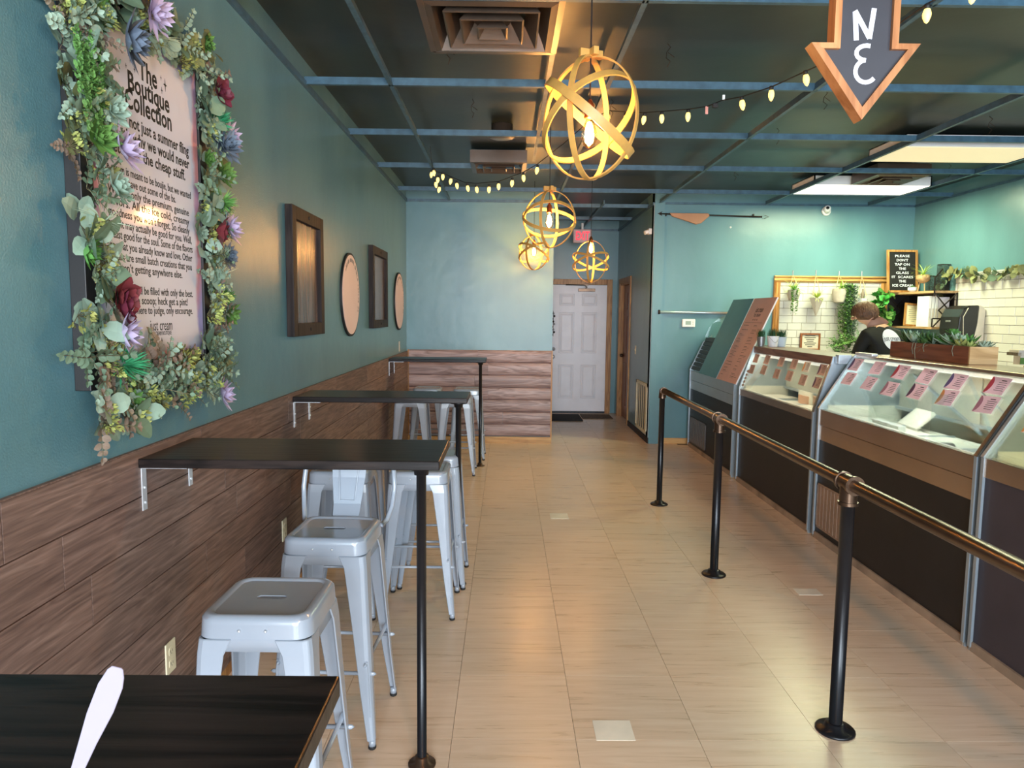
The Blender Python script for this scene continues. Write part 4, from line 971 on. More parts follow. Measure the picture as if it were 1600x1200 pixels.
# ------------------------------------------------------------------ exit sign, alarms, small wall fittings
ex = thing('exit_sign', 'lit exit sign with red letters hanging at the passage', 'exit sign', (1.09, 10.5, 2.7))
MB().box(0.955, 10.48, 2.605, 1.225, 10.53, 2.80).build('housing', mat('pale_sign_housing', (206, 170, 168), 0.4), ex, bevel=0.008)
MB().tube([(1.09, 10.505, 2.80), (1.09, 10.505, ZG)], 0.018, 8).build('stem', WHITEP, ex)
o = text_mb('EXIT', 0.17, 0.20, bold=0.004).build('lettering', EXITR, ex, local=True); o.matrix_local = Matrix.Translation(-ex.location) @ basis((1, 0, 0), (0, 0, 1), (1.09, 10.478, 2.70))
em = thing('emergency_light', 'white twin-head emergency lamp high at the passage corner', 'lamp', (AX, 8.75, 2.57))
MB().box(AX - 0.04, 8.70, 2.54, AX, 8.80, 2.61).build('base', WHITEP, em, bevel=0.006)
for dy in (-0.035, 0.045):
    MB().lathe([(0.016, 0), (0.022, 0.01), (0.026, 0.045), (0.024, 0.05)], (0, 0, 0), 12).xf(Matrix.Translation((AX - 0.03, 8.75 + dy, 2.575)) @ Matrix.Rotation(math.radians(-105), 4, 'Y') @ Matrix.Rotation(dy * 6, 4, 'X')).build('head', WHITEP, em, smooth=True)
cm = thing('dome_camera', 'small white security camera under the ceiling on the back wall', 'camera', (3.79, YR, 2.82))
MB().lathe([(0.055, 0), (0.055, 0.02), (0.045, 0.03)], (0, 0, 0), 18).xf(Matrix.Translation((3.79, YR, 2.82)) @ Matrix.Rotation(PI / 2, 4, 'X')).build('base', WHITEP, cm, smooth=True)
MB().lathe([(0.036, 0), (0.038, 0.07), (0.03, 0.075)], (0, 0, 0), 16).xf(Matrix.Translation((3.79, YR - 0.025, 2.82)) @ Matrix.Rotation(math.radians(70), 4, 'X') @ Matrix.Rotation(math.radians(-15), 4, 'Y')).build('barrel', WHITEP, cm, smooth=True)
MB().lathe([(0.020, 0), (0.018, 0.012)], (0, 0, 0), 12).xf(Matrix.Translation((3.79, YR - 0.025, 2.82)) @ Matrix.Rotation(math.radians(70), 4, 'X') @ Matrix.Rotation(math.radians(-15), 4, 'Y') @ Matrix.Translation((0, 0, 0.068))).build('lens', BLKPL, cm, smooth=True)
th = thing('thermostat', 'white wall thermostat with grey display under the steel bar', 'thermostat', (2.2, YR, 1.475))
MB().box(2.115, YR - 0.024, 1.425, 2.275, YR, 1.525).build('case', WHITEP, th, bevel=0.018, seg=3)
MB().box(2.155, YR - 0.0255, 1.455, 2.22, YR - 0.022, 1.50).build('display', mat('grey_lcd', (150, 164, 156), 0.3), th)
for k in range(2): MB().ball((2.245, YR - 0.024, 1.465 + 0.025 * k), (0.008, 0.003, 0.006), 8, 4).build('button', GREYPL, th, smooth=True)
# arrow-ended iron rod with a cloth wrapped around it
rd = thing('arrow_rod', 'dark metal rod with arrowhead ends carrying a tan cloth', 'rod', (2.4, YR, 2.75))
MB().tube([(1.80, YR - 0.03, 2.765), (3.02, YR - 0.03, 2.742)], 0.009, 8).build('rod', IRON, rd, smooth=True)
MB().prism([(0, 0), (0.06, 0.028), (0.045, 0), (0.06, -0.028)], (1.775, YR - 0.033, 2.766), (1, 0, 0), (0, 0, 1), (0, 0.006, 0)).build('arrowhead', IRON, rd)
b = MB().tube([(3.0, YR - 0.03, 2.742), (3.04, YR - 0.03, 2.772), (3.09, YR - 0.03, 2.742), (3.04, YR - 0.03, 2.712)], 0.004, 6, closed=True).tube([(3.05, YR - 0.03, 2.762), (3.10, YR - 0.03, 2.742), (3.05, YR - 0.03, 2.722)], 0.004, 6)
b.build('fletching', IRON, rd)
ct = MB(); pts = [(1.92, 2.775), (2.38, 2.775), (2.395, 2.745), (2.30, 2.66), (2.24, 2.645), (2.10, 2.69), (1.95, 2.735)]
ct.prism(pts, (0, YR - 0.047, 0), (1, 0, 0), (0, 0, 1), (0, 0.030, 0)); ct.build('wrapped_cloth', CLOTH, rd, bevel=0.008)
for x in (1.88, 2.92): MB().box(x - 0.008, YR - 0.03, 2.74, x + 0.008, YR, 2.775).build('hook', IRON, rd)
r2 = thing('wall_bar', 'grey steel bar fixed flat across the wall above the thermostat', 'bar', (2.2, YR, 1.6))
MB().tube([(1.825, YR - 0.03, 1.605), (2.66, YR - 0.03, 1.60)], 0.018, 10).build('bar', STEELB, r2, smooth=True)
MB().lathe([(0.024, -0.012), (0.028, 0), (0.024, 0.012)], (1.83, YR - 0.03, 1.605), 12, 'X').build('end_cap', IRON, r2, smooth=True)
for x in (1.9, 2.55): MB().box(x - 0.01, YR - 0.03, 1.59, x + 0.01, YR, 1.615).build('standoff', STEELB, r2)
nl = MB().lathe([(0.012, 0), (0.012, 0.004), (0.006, 0.006), (0.006, 0.02)], (0, 0, 0), 10).xf(Matrix.Translation((2.66, YR, 2.62)) @ Matrix.Rotation(PI / 2, 4, 'X')).build('wall_hook', WHITEP)
tag(nl, 'tiny pale hook on the blue wall below the arrow rod', 'hook')
# return air grille and light switch in the passage
vg = thing('return_grille', 'tall white return-air grille low on the passage wall', 'vent', (AX, 9.06, 0.4))
g = MB().box(AX - 0.012, 8.70, 0.09, AX, 8.75, 0.72).box(AX - 0.014, 9.37, 0.09, AX, 9.42, 0.72).box(AX - 0.014, 8.70, 0.09, AX, 9.42, 0.13).box(AX - 0.014, 8.70, 0.68, AX, 9.42, 0.72)
g.build('frame', CREAM, vg); MB().box(AX - 0.003, 8.74, 0.12, AX - 0.001, 9.38, 0.69).build('backing', INK, vg)
for k in range(5):
    y = 8.81 + k * 0.125; MB().box(AX - 0.006, y - 0.026, 0.13, AX - 0.003, y + 0.026, 0.68).build('slat', CREAM, vg)
def plate(name, label, cat, M, m, kind):
    t = thing(name, label, cat, tuple(M.translation))
    def pl(nm, bb, mm, bev=0): 
        o = bb.build(nm, mm, t, local=True, bevel=bev); o.matrix_local = M.to_3x3().to_4x4()
    pl('plate', MB().box(-0.036, -0.058, 0, 0.036, 0.058, 0.006), m, 0.003)
    if kind == 'outlet':
        for s_ in (-0.022, 0.022):
            pl('socket_face', MB().prism(rrect(0.017, 0.0145, 0.009, 3), (0, s_, 0.006), (1, 0, 0), (0, 1, 0), (0, 0, 0.0015)), m)
            pl('slots', MB().box(-0.008, s_ - 0.004, 0.0075, -0.006, s_ + 0.005, 0.0078).box(0.006, s_ - 0.004, 0.0075, 0.008, s_ + 0.005, 0.0078).box(-0.002, s_ - 0.010, 0.0075, 0.002, s_ - 0.007, 0.0078), IRON)
    else:
        pl('toggle', MB().box(-0.006, -0.012, 0.006, 0.006, 0.012, 0.014), m, 0.002)
XN = lambda y, z, dx=0: basis((0, 1, 0), (0, 0, 1), (XL + dx, y, z))
plate('wall_outlet', 'cream wall outlet on the dark planks beside the closest stool', 'outlet', XN(2.42, 0.34, 0.0165), CREAM, 'outlet')
plate('wall_outlet', 'small pale outlet above the planks near the back corner', 'outlet', XN(7.95, 1.19), GREYPL, 'outlet')
plate('wall_outlet', 'cream outlet on the planks behind the stool with a backrest', 'outlet', XN(3.72, 0.40, 0.0165), CREAM, 'outlet')
plate('light_switch', 'cream light switch on the passage wall above the grille', 'switch', basis((0, -1, 0), (0, 0, 1), (AX, 9.58, 1.10)), CREAM, 'switch')
# mats
m1 = MB().box(0.60, 10.36, 0.001, 1.14, 11.02, 0.016).build('doormat', MATB, bevel=0.004); tag(m1, 'black doormat at the foot of the white door', 'mat')
m2 = MB().box(1.16, 10.60, 0.001, 1.62, 11.05, 0.012).build('doormat', MATG, bevel=0.003); tag(m2, 'patterned brown doormat right of the black one', 'mat')

# ------------------------------------------------------------------ framed panels and ovals on the left wall
def wpanel(label, y0, y1, z0, z1):
    t = thing('framed_board', label, 'wall decor', (XL, (y0 + y1) / 2, z0), 'dark framed panels on the teal wall'); w = 0.072; d = 0.042
    for (ya, yb, za, zb) in ((y0, y0 + w, z0, z1), (y1 - w, y1, z0, z1), (y0 + w, y1 - w, z0, z0 + w), (y0 + w, y1 - w, z1 - w, z1)):
        MB().box(XL, ya, za, XL + d, yb, zb).build('frame_rail', DARKF, t, bevel=0.003)
    MB().box(XL, y0 + w, z0 + w, XL + 0.018, y1 - w, z1 - w).build('panel', GLOSSP, t)
    for z in (z0 + w / 2, z1 - w / 2): MB().lathe([(0.010, 0), (0.010, 0.004), (0.006, 0.006)], (0, 0, 0), 10).xf(Matrix.Translation((XL + d, (y0 + y1) / 2, z)) @ Matrix.Rotation(PI / 2, 4, 'Y')).build('screw_cap', INK, t)
GLOSSP = wood('reflection_streaked_board', [(70, 56, 52), (92, 76, 72), (112, 96, 92)], 'Z', 0.26, 0.6, 0.05, 0.3, 0.6)  # grain streaks imitate the reflection on a glossy chalkboard
wpanel('larger looking dark-framed board, nearer of the two rectangles', 3.90, 4.55, 1.425, 2.14)
wpanel('farther dark-framed board between the two oval signs', 6.22, 6.98, 1.425, 2.145)
def oval(label, yc, zc, ry, rz):
    t = thing('oval_sign', label, 'sign', (XL, yc, zc), 'pink oval signs on the teal wall'); n = 48
    P = [(ry * math.cos(2 * PI * i / n), rz * math.sin(2 * PI * i / n)) for i in range(n)]
    MB().prism(P, (XL, yc, zc), (0, 1, 0), (0, 0, 1), (0.016, 0, 0)).build('backing', INK, t)
    Q = [(x * (ry - 0.016) / ry, y * (rz - 0.016) / rz) for x, y in P]
    MB().prism(Q, (XL + 0.016, yc, zc), (0, 1, 0), (0, 0, 1), (0.002, 0, 0)).build('face', BLUSH, t)
    b = MB(); M = basis((0, 1, 0), (0, 0, 1), (XL + 0.0182, yc, zc)); random.seed(3)
    for k in range(30):
        a = math.radians(135 - k * 5.6); w = 0.8
        x, y = (ry - 0.055) * math.cos(a), (rz - 0.055) * math.sin(a)
        if k % 7 == 6: continue
        l = MB(); stroke(l, [(-0.007, -0.014), (-0.005, 0.014)], 0.005, 0.0006)
        if k % 3: stroke(l, [(0.006, -0.014), (0.004, 0.013)], 0.005, 0.0006)
        if k % 2: stroke(l, [(-0.007, 0.0), (0.007, 0.002)], 0.004, 0.0006)
        else: stroke(l, [(-0.007, -0.013), (0.008, -0.012)], 0.004, 0.0006)
        l.xf(Matrix.Translation((x, y, 0)) @ Matrix.Rotation(a - PI / 2, 4, 'Z')); b.merge(l)
    o = b.build('lettering', DUCT, t, local=True); o.matrix_local = Matrix.Translation(-t.location) @ M
oval('pink oval sign with dark rim, between the two framed panels', 5.45, 1.695, 0.31, 0.315)
oval('farthest pink oval sign, near the back corner', 7.90, 1.69, 0.325, 0.315)
# ------------------------------------------------------------------ leaf and flower pieces (local +Z points away from what carries them)
rnd = random.Random(11)
def rdir(el0, el1, az=None):
    a = rnd.uniform(0, 2 * PI) if az is None else az; e = math.radians(rnd.uniform(el0, el1))
    return Vector((math.cos(a) * math.cos(e), math.sin(a) * math.cos(e), math.sin(e)))
ROUND = (0.15, 0.85, 1.0, 0.8, 0.2); POINT = (0.5, 0.95, 1.0, 0.62, 0.03); BLADE = (0.8, 1.0, 0.8, 0.5, 0.05)
def g_sprig(nb=3, ln=0.09, lw=0.024, m=(EUC, STEM)):
    """stems with paired round leaves"""
    b = MB()
    for k in range(nb):
        d = rdir(18, 60, 2 * PI * k / nb + rnd.uniform(-0.5, 0.5)); p = [Vector((0, 0, 0))]
        for i in range(5): d = (d + Vector((rnd.uniform(-.2, .2), rnd.uniform(-.2, .2), -0.10))).normalized(); p.append(p[-1] + d * ln / 5)
        b.mi = 1; b.tube(p, 0.0011, 3, False); b.mi = 0
        for i in range(1, 6):
            s = d.cross(Vector((0, 0, 1))); s = s.normalized() if s.length > 1e-3 else Vector((1, 0, 0))
            for sg in (-1, 1):
                dd = (s * sg + d * 0.5 + Vector((0, 0, rnd.uniform(0.0, 0.7)))).normalized(); q = lw * (1.15 - 0.1 * i) * rnd.uniform(0.8, 1.2)
                b.leaf(p[i], dd, Vector((0, 0, 1)) + d * 0.3, q, q * 0.85, 0.15, ROUND)
        b.leaf(p[5], d, (0, 0, 1), lw * 0.7, lw * 0.5, 0.1, ROUND)
    return b
def g_dollar(n=4, s=0.05):
    b = MB()
    for k in range(n):
        d = rdir(10, 50); q = s * rnd.uniform(0.7, 1.15); b.leaf(d * 0.01, d, (0, 0, 1), q, q * 0.92, 0.25, ROUND, 0.08)
    return b
def g_buds(n=16, r=0.045):
    b = MB()
    for k in range(n):
        d = rdir(15, 85); p = d * r * rnd.uniform(0.55, 1.0); b.mi = 1; b.tube([(0, 0, 0), p], 0.0009, 3, False); b.mi = 0
        for j in range(3):
            q = p + Vector((rnd.uniform(-1, 1), rnd.uniform(-1, 1), rnd.uniform(0, 1))) * 0.007; b.leaf(q, (d + rdir(0, 60) * 0.8).normalized(), (0, 0, 1), 0.016, 0.008, 0.1, POINT)
    return b
def g_rosette(layers=4, n=7, R=0.05, w=0.55, shape=POINT, el=(12, 75), cup=0.22):
    b = MB()
    for l in range(layers):
        t = l / max(1, layers - 1); e = el[0] + (el[1] - el[0]) * t
        for k in range(n):
            a = 2 * PI * (k + 0.5 * (l % 2)) / n + rnd.uniform(-.1, .1); d = rdir(e - 4, e + 4, a); ln = R * (1 - 0.45 * t)
            b.leaf(d * 0.004, d, (0, 0, 1), ln, ln * w, -0.22, shape, cup)
    return b
def g_moss(n=90, R=0.06):
    b = MB()
    for k in range(n):
        d = rdir(0, 88); b.leaf(d * R * 0.25, d, rdir(0, 90), R * rnd.uniform(0.6, 0.8), 0.005, 0.15, (1, 1, 0.6, 0.1), 0.2)
    return b
def g_air(n=24, R=0.11, up=25, w=0.0065):
    b = MB()
    for k in range(n):
        d = rdir(up, 88); b.leaf((0, 0, 0), d, Vector((-d.x, -d.y, 0.4)), R * rnd.uniform(0.7, 1.1), w, rnd.uniform(0.5, 0.9), (1, 0.95, 0.8, 0.6, 0.4, 0.05), 0.2)
    return b
def g_string(n=5, L=0.18, fat=0.011, gap=0.009, spread=0.03, down=(0, -1, 0)):
    """trailing strings of fat beads that hang along `down`"""
    b = MB(); dn = Vector(down)
    for k in range(n):
        p = Vector((rnd.uniform(-spread, spread), rnd.uniform(-spread, spread) * 0.5, rnd.uniform(0.005, 0.03))); l = L * rnd.uniform(0.6, 1.0); t = 0
        while t < l:
            c = p + dn * t + Vector((math.sin(t * 40 + k) * 0.003, 0, math.cos(t * 31 + k) * 0.003))
            for j in range(2):
                d = (rdir(-20, 60) + dn * 0.4).normalized(); b.leaf(c, d, dn, fat * 1.5, fat * 0.9, 0.2, ROUND, 0.3)
            t += gap
    return b
def g_blades(n=60, R=0.03, H=0.09, w=0.004):
    b = MB()
    for k in range(n):
        a = rnd.uniform(0, 2 * PI); r = R * math.sqrt(rnd.random()); d = Vector((rnd.uniform(-.25, .25) + math.cos(a) * 0.15, rnd.uniform(-.25, .25) + math.sin(a) * 0.15, 1)).normalized()
        b.leaf((r * math.cos(a), r * math.sin(a), 0), d, (math.cos(a), math.sin(a), 0.1), H * rnd.uniform(0.7, 1.1), w, 0.12, BLADE)
    return b
LIB = {
    'leaf_sprig': [g_sprig().mesh('leaf_sprig', [m, STEM]) for m in (EUC, EUC, EUCD, EUC, EUCD, TAUPE)],
    'round_leaves': [g_dollar().mesh('round_leaves', m) for m in (EUC, EUCD, EUC, EUC, OLIVE)],
    'bud_cluster': [g_buds().mesh('bud_cluster', [LIME, STEM]) for _ in range(4)],
    'purple_flower': [g_rosette(3, 9, 0.068, 0.42, POINT, (10, 66), 0.22).mesh('purple_flower', LILAC) for _ in range(2)],
    'burgundy_flower': [g_rosette(3, 6, 0.058, 0.85, ROUND, (20, 70), 0.35).mesh('burgundy_flower', BURG)],
    'dark_rosette': [g_rosette(5, 8, 0.062, 0.5, POINT, (8, 78)).mesh('dark_rosette', BLUEG)],
    'green_rosette': [g_rosette(4, 7, 0.045, 0.55, POINT, (20, 80)).mesh('green_rosette', GREEN), g_rosette(4, 7, 0.04, 0.6, ROUND, (15, 80)).mesh('green_rosette', EUC)],
    'moss_ball': [g_moss().mesh('moss_ball', MOSS), g_moss(80, 0.05).mesh('moss_ball', GREEN)],
    'air_plant': [g_air().mesh('air_plant', PALE)],
    'trailing_beads': [g_string(7, 0.20, 0.012, 0.008, 0.045).mesh('trailing_beads', leafm('jade_bead_leaf', (96, 136, 72)))],
}
def stick(kind, parent, y, z, x=0.0, s=1.0, k=None, wallx=XL, tilt=0.35, roll=None):
    me = LIB[kind][k if k is not None else rnd.randrange(len(LIB[kind]))]
    M = basis((0, 1, 0), (0, 0, 1), (wallx + x, y, z)) @ Matrix.Rotation(rnd.uniform(-tilt, tilt), 4, 'X') @ Matrix.Rotation(rnd.uniform(-tilt, tilt), 4, 'Y')
    M = M @ Matrix.Rotation(rnd.uniform(0, 2 * PI) if roll is None else roll, 4, 'Z') @ Matrix.Scale(s, 4)
    return inst(kind, me, parent, Matrix.Translation(-parent.location) @ M)

# ------------------------------------------------------------------ the succulent-framed sign
sg = thing('succulent_sign', 'large pink text sign framed by succulents and lilac flowers on the left wall', 'sign', (XL, 2.39, 1.30))
F0, F1, G0, G1 = 1.975, 2.80, 1.335, 2.50
for (ya, yb, za, zb) in ((F0, F0 + 0.06, G0, G1), (F1 - 0.06, F1, G0, G1), (F0 + 0.06, F1 - 0.06, G0, G0 + 0.06), (F0 + 0.06, F1 - 0.06, G1 - 0.06, G1)):
    MB().box(XL, ya, za, XL + 0.045, yb, zb).build('frame_rail', BLACKP, sg, bevel=0.002)
def paper_mat():
    m, nt, b = new_mat('watercolour_edged_paper'); L = nt.links
    tc = N(nt, 'ShaderNodeTexCoord'); sp = N(nt, 'ShaderNodeSeparateXYZ'); L.new(tc.outputs['Generated'], sp.inputs[0])
    def edge(o):
        a = N(nt, 'ShaderNodeMath', operation='PINGPONG'); a.inputs[1].default_value = 0.5; L.new(o, a.inputs[0]); return a.outputs[0]
    sc = N(nt, 'ShaderNodeMath', operation='MULTIPLY'); sc.inputs[1].default_value = 1.55; L.new(edge(sp.outputs[2]), sc.inputs[0])
    mn = N(nt, 'ShaderNodeMath', operation='MINIMUM'); L.new(edge(sp.outputs[1]), mn.inputs[0]); L.new(sc.outputs[0], mn.inputs[1])
    nz = N(nt, 'ShaderNodeTexNoise', Scale=9.0, Detail=4.0); L.new(tc.outputs['Object'], nz.inputs['Vector'])
    ad = N(nt, 'ShaderNodeMath', operation='MULTIPLY_ADD'); ad.inputs[1].default_value = 0.09; L.new(nz.outputs['Fac'], ad.inputs[0]); L.new(mn.outputs[0], ad.inputs[2])
    c1 = ramp(nt, ad.outputs[0], [(0.085, lin(226, 150, 148)), (0.115, lin(226, 220, 228))])
    n2 = N(nt, 'ShaderNodeTexNoise', Scale=3.0); L.new(tc.outputs['Object'], n2.inputs['Vector'])
    c0 = ramp(nt, n2.outputs['Fac'], [(0.42, lin(226, 152, 150)), (0.58, lin(168, 160, 204))])
    mx = N(nt, 'ShaderNodeMix', data_type='RGBA'); f = ramp(nt, ad.outputs[0], [(0.085, (0, 0, 0, 1)), (0.115, (1, 1, 1, 1))])
    L.new(f, mx.inputs['Factor']); L.new(c0, mx.inputs['A']); mx.inputs['B'].default_value = lin(226, 220, 228)
    L.new(mx.outputs['Result'], b.inputs['Base Color']); b.inputs['Roughness'].default_value = 0.07; b.inputs['Specular IOR Level'].default_value = 0.5
    return m
MB().box(XL + 0.010, F0 + 0.06, G0 + 0.06, XL + 0.036, F1 - 0.06, G1 - 0.06).build('printed_panel', paper_mat(), sg)
XP = XL + 0.0362
def line(s, z, size, w, yc=2.385, bold=0.0):
    o = text_mb(s, size, w, bold=bold, depth=0.0003).build('lettering', INK, sg, local=True)
    o.matrix_local = Matrix.Translation(-sg.location) @ basis((0, 1, 0), (0, 0, 1), (XP, yc, z))
line('The', 2.315, 0.088, 0.118, 2.385, 0.0018); line('Boutique', 2.259, 0.082, 0.268, 2.39, 0.0018); line('Collection', 2.203, 0.084, 0.302, 2.387, 0.0018)
for (y, z, r) in ((2.275, 2.335, 0.016), (2.25, 2.30, 0.007), (2.30, 2.305, 0.008), (2.50, 2.32, 0.018), (2.472, 2.335, 0.007), (2.475, 2.295, 0.010)):
    pts = []
    for i in range(8):
        a = PI / 4 * i; q = r if i % 2 == 0 else r * 0.25; pts.append((q * math.cos(a) * 0.75, q * math.sin(a) * 1.2))
    MB().prism(pts, (XP, y, z), (0, 1, 0), (0, 0, 1), (0.0006, 0, 0)).build('sparkle', INK, sg)
for i, (s, w) in enumerate((('We are not just a summer fling', 0.56), ('so that\u2019s why we would never', 0.56), ('settle for the cheap stuff.', 0.49))):
    line(s, 2.137 - 0.0465 * i, 0.052, w, 2.385, 0.0010)
for i, (s, w) in enumerate((('Ice cream is meant to be boujie, but we wanted', 0.57), ('to leave out some of the bs.', 0.36), ('We use only the premium, genuine', 0.53), ('flavors. All the ice cold, creamy', 0.53), ('goodness you won\u2019t forget. So cleanly', 0.53),
                            ('made it may actually be good for you. Well,', 0.56), ('at least good for the soul. Some of the flavors', 0.57), ('are what you already know and love. Other', 0.56), ('flavors are small batch creations that you', 0.55), ('aren\u2019t getting anywhere else.', 0.42))):
    line(s, 1.980 - 0.0325 * i, 0.036, w, 2.385 if i not in (1, 9) else 2.37, 0.0004)
for i, (s, w) in enumerate((('Our cases will be filled with only the best.', 0.55), ('So, get a scoop; heck get a pint!', 0.46), ('We aren\u2019t here to judge, only encourage.', 0.54))):
    line(s, 1.622 - 0.031 * i, 0.036, w, 2.385, 0.0004)
line('just cream', 1.510, 0.052, 0.154, 2.413); line('ICE CREAM BOUTIQUE', 1.484, 0.020, 0.137, 2.413)
MB().prism([(0, 0.012), (0.004, 0), (0, -0.012), (-0.004, 0)], (XP, 2.41, 1.458), (0, 1, 0), (0, 0, 1), (0.0006, 0, 0)).build('drop_mark', INK, sg)
# the wreath: named plants first, then sprigs to fill
for y, z, x, k in ((2.26, 2.46, .07, 0), (2.05, 2.005, .07, 1), (2.03, 1.495, .06, 0), (2.86, 1.885, .05, 1), (2.79, 1.235, .03, 0), (2.93, 2.25, .03, 1)): stick('purple_flower', sg, y, z, x + 0.045, 1.15, k)
for y, z, x in ((2.045, 1.60, .05), (2.80, 2.385, .05), (2.78, 1.87, .04), (2.05, 1.57, .05)): stick('burgundy_flower', sg, y, z, x + 0.04, 1.1)
for y, z, x, s in ((2.12, 2.33, .06, 1.2), (2.85, 2.20, .04, 1.15), (2.88, 1.78, .03, 0.8)): stick('dark_rosette', sg, y, z, x + 0.045, s * 1.2)
for y, z, x in ((2.035, 2.11, .06), (2.04, 1.90, .06), (2.86, 2.09, .04), (1.98, 2.02, .05), (2.9, 1.55, .03)): stick('green_rosette', sg, y, z, x + 0.035, 1.4)
for y, z, x, k, s in ((2.06, 1.40, .05, 0, 1.05), (2.83, 2.285, .04, 0, 0.9), (2.86, 1.985, .04, 1, 1.0), (2.9, 1.62, .03, 1, 0.7)): stick('moss_ball', sg, y, z, x + 0.03, s * 1.35, k)
for y, z, x, s in ((2.01, 1.80, .07, 0.85), (2.42, 2.44, .05, 0.8), (2.88, 1.70, .03, 0.8), (2.86, 1.47, .03, 0.7), (2.15, 1.42, .05, 0.6)): stick('air_plant', sg, y, z, x, s)
for y, z in ((1.925, 2.27), (1.965, 2.24), (1.95, 2.18)): stick('trailing_beads', sg, y, z, .075, 0.85, 0, tilt=0.1, roll=0)
def band(n, y0, y1, z0, z1, pl=0.12, x0=0.035, x1=0.075):
    for i in range(n):
        y, z = rnd.uniform(y0, y1), rnd.uniform(z0, z1); r = rnd.random()
        kd = 'leaf_sprig' if r < 0.42 else 'round_leaves' if r < 0.74 else 'bud_cluster' if r < 0.92 else 'green_rosette'
        stick(kd, sg, y, z, rnd.uniform(x0, x1) if y < F1 else rnd.uniform(0.012, 0.05), rnd.uniform(0.8, 1.15) * (1.25 if kd == 'round_leaves' else 1.0))
band(78, 1.93, 2.07, 1.36, 2.56); band(20, 1.90, 1.97, 1.95, 2.5, x0=0.02, x1=0.05); band(78, 2.705, 2.89, 1.34, 2.46); band(60, 2.0, 2.86, 1.27, 1.41); band(50, 2.02, 2.84, 2.41, 2.56)
band(9, 1.96, 2.06, 1.215, 1.32); band(14, 2.1, 2.5, 1.24, 1.31)
# ------------------------------------------------------------------ plants and things round the counter
def pot_bucket(name, label, x, y, z, r, h, m, handle, grp):
    t = thing(name, label, 'plant', (x, y, z), grp)
    MB().lathe([(r * 0.80, 0), (r, h - 0.006), (r * 1.06, h - 0.004), (r * 1.06, h), (r * 0.96, h), (r * 0.94, h - 0.015)], (0, 0, 0), 20).build('bucket', m, t, smooth=False, local=True, auto=True)
    MB().lathe([(r * 0.94, 0), (0.001, 0.001)], (0, 0, h - 0.014), 16, cap=False).build('soil', SOIL, t, local=True)
    if handle: MB().tube([(-r * 0.9, -r * 0.5, h * 0.95), (-r * 0.2, -r * 1.02, h * 0.45), (r * 0.1, -r * 1.0, h * 0.38), (r * 0.4, -r * 0.98, h * 0.5), (r * 0.95, -r * 0.3, h * 0.95)], 0.0016, 5).build('handle', GALV, t, local=True)
    o = g_blades(110, r * 0.95, 0.085, 0.0045).build('grass_blades', GRASSG, t, local=True); o.location = (0, 0, h - 0.014)
ZB = 1.287
pot_bucket('potted_grass', 'grass in a small dull tin beside the pink menu board', 2.375, 6.62, ZB, 0.038, 0.088, GALV, False, 'grass pots on the lit freezer')
pot_bucket('potted_grass', 'grass in a white bucket with wire handle on the lit freezer', 2.455, 6.54, ZB, 0.052, 0.098, WHITEP, True, 'grass pots on the lit freezer')
pot_bucket('potted_grass', 'grass in a pale pot, half behind the white bucket', 2.545, 6.57, ZB, 0.046, 0.09, mat('pale_blue_pot', (196, 208, 218), 0.5), False, 'grass pots on the lit freezer')

# planter box on the large freezer
pb = thing('planter_box', 'long red-brown wooden planter full of succulents on the large freezer', 'planter', (2.70, 4.37, 1.306))
y0, y1, xa, xb, z0, z1 = 3.965, 4.795, 2.60, 2.76, 1.306, 1.405
MB().box(xa, y0 + 0.012, z0, xa + 0.012, y1, z1).build('long_side', PLANTW, pb); MB().box(xb - 0.012, y0 + 0.012, z0, xb, y1, z1).build('long_side', PLANTW, pb)
MB().box(xa, y0, z0, xb, y0 + 0.012, z1).build('end_board', PLANTE, pb); MB().box(xa + 0.012, y1 - 0.012, z0, xb - 0.012, y1, z1).build('end_board', PLANTE, pb)
MB().box(xa + 0.012, y0 + 0.012, z0 + 0.005, xb - 0.012, y1 - 0.012, z1 - 0.025).build('soil', SOIL, pb)
ROS = {'pale_succulent': [g_rosette(4, 8, 0.075, 0.28, POINT, (25, 75), 0.3).mesh('pale_succulent', PALE)], 'dark_succulent': [g_rosette(4, 9, 0.08, 0.22, POINT, (22, 78), 0.3).mesh('dark_succulent', DKGRN), g_rosette(4, 8, 0.075, 0.4, POINT, (18, 78), 0.3).mesh('dark_succulent', GREEN)],
       'green_succulent': [g_rosette(4, 7, 0.05, 0.6, ROUND, (15, 80)).mesh('green_succulent', GREEN), g_rosette(3, 7, 0.05, 0.4, POINT, (15, 80)).mesh('green_succulent', LIME)],
       'blue_succulent': [g_air(26, 0.10, 10, 0.01).mesh('blue_succulent', EUC), g_rosette(3, 8, 0.08, 0.34, POINT, (10, 70)).mesh('blue_succulent', PALE)]}
def up(kind, parent, x, y, z, s=1.0, k=None, tilt=0.25, lib=ROS):
    me = lib[kind][k if k is not None else rnd.randrange(len(lib[kind]))]
    M = Matrix.Translation(Vector((x, y, z)) - parent.location) @ Matrix.Rotation(rnd.uniform(-tilt, tilt), 4, 'X') @ Matrix.Rotation(rnd.uniform(-tilt, tilt), 4, 'Y') @ Matrix.Rotation(rnd.uniform(0, 6.28), 4, 'Z') @ Matrix.Scale(s, 4)
    return inst(kind, me, parent, M)
zs = z1 - 0.012
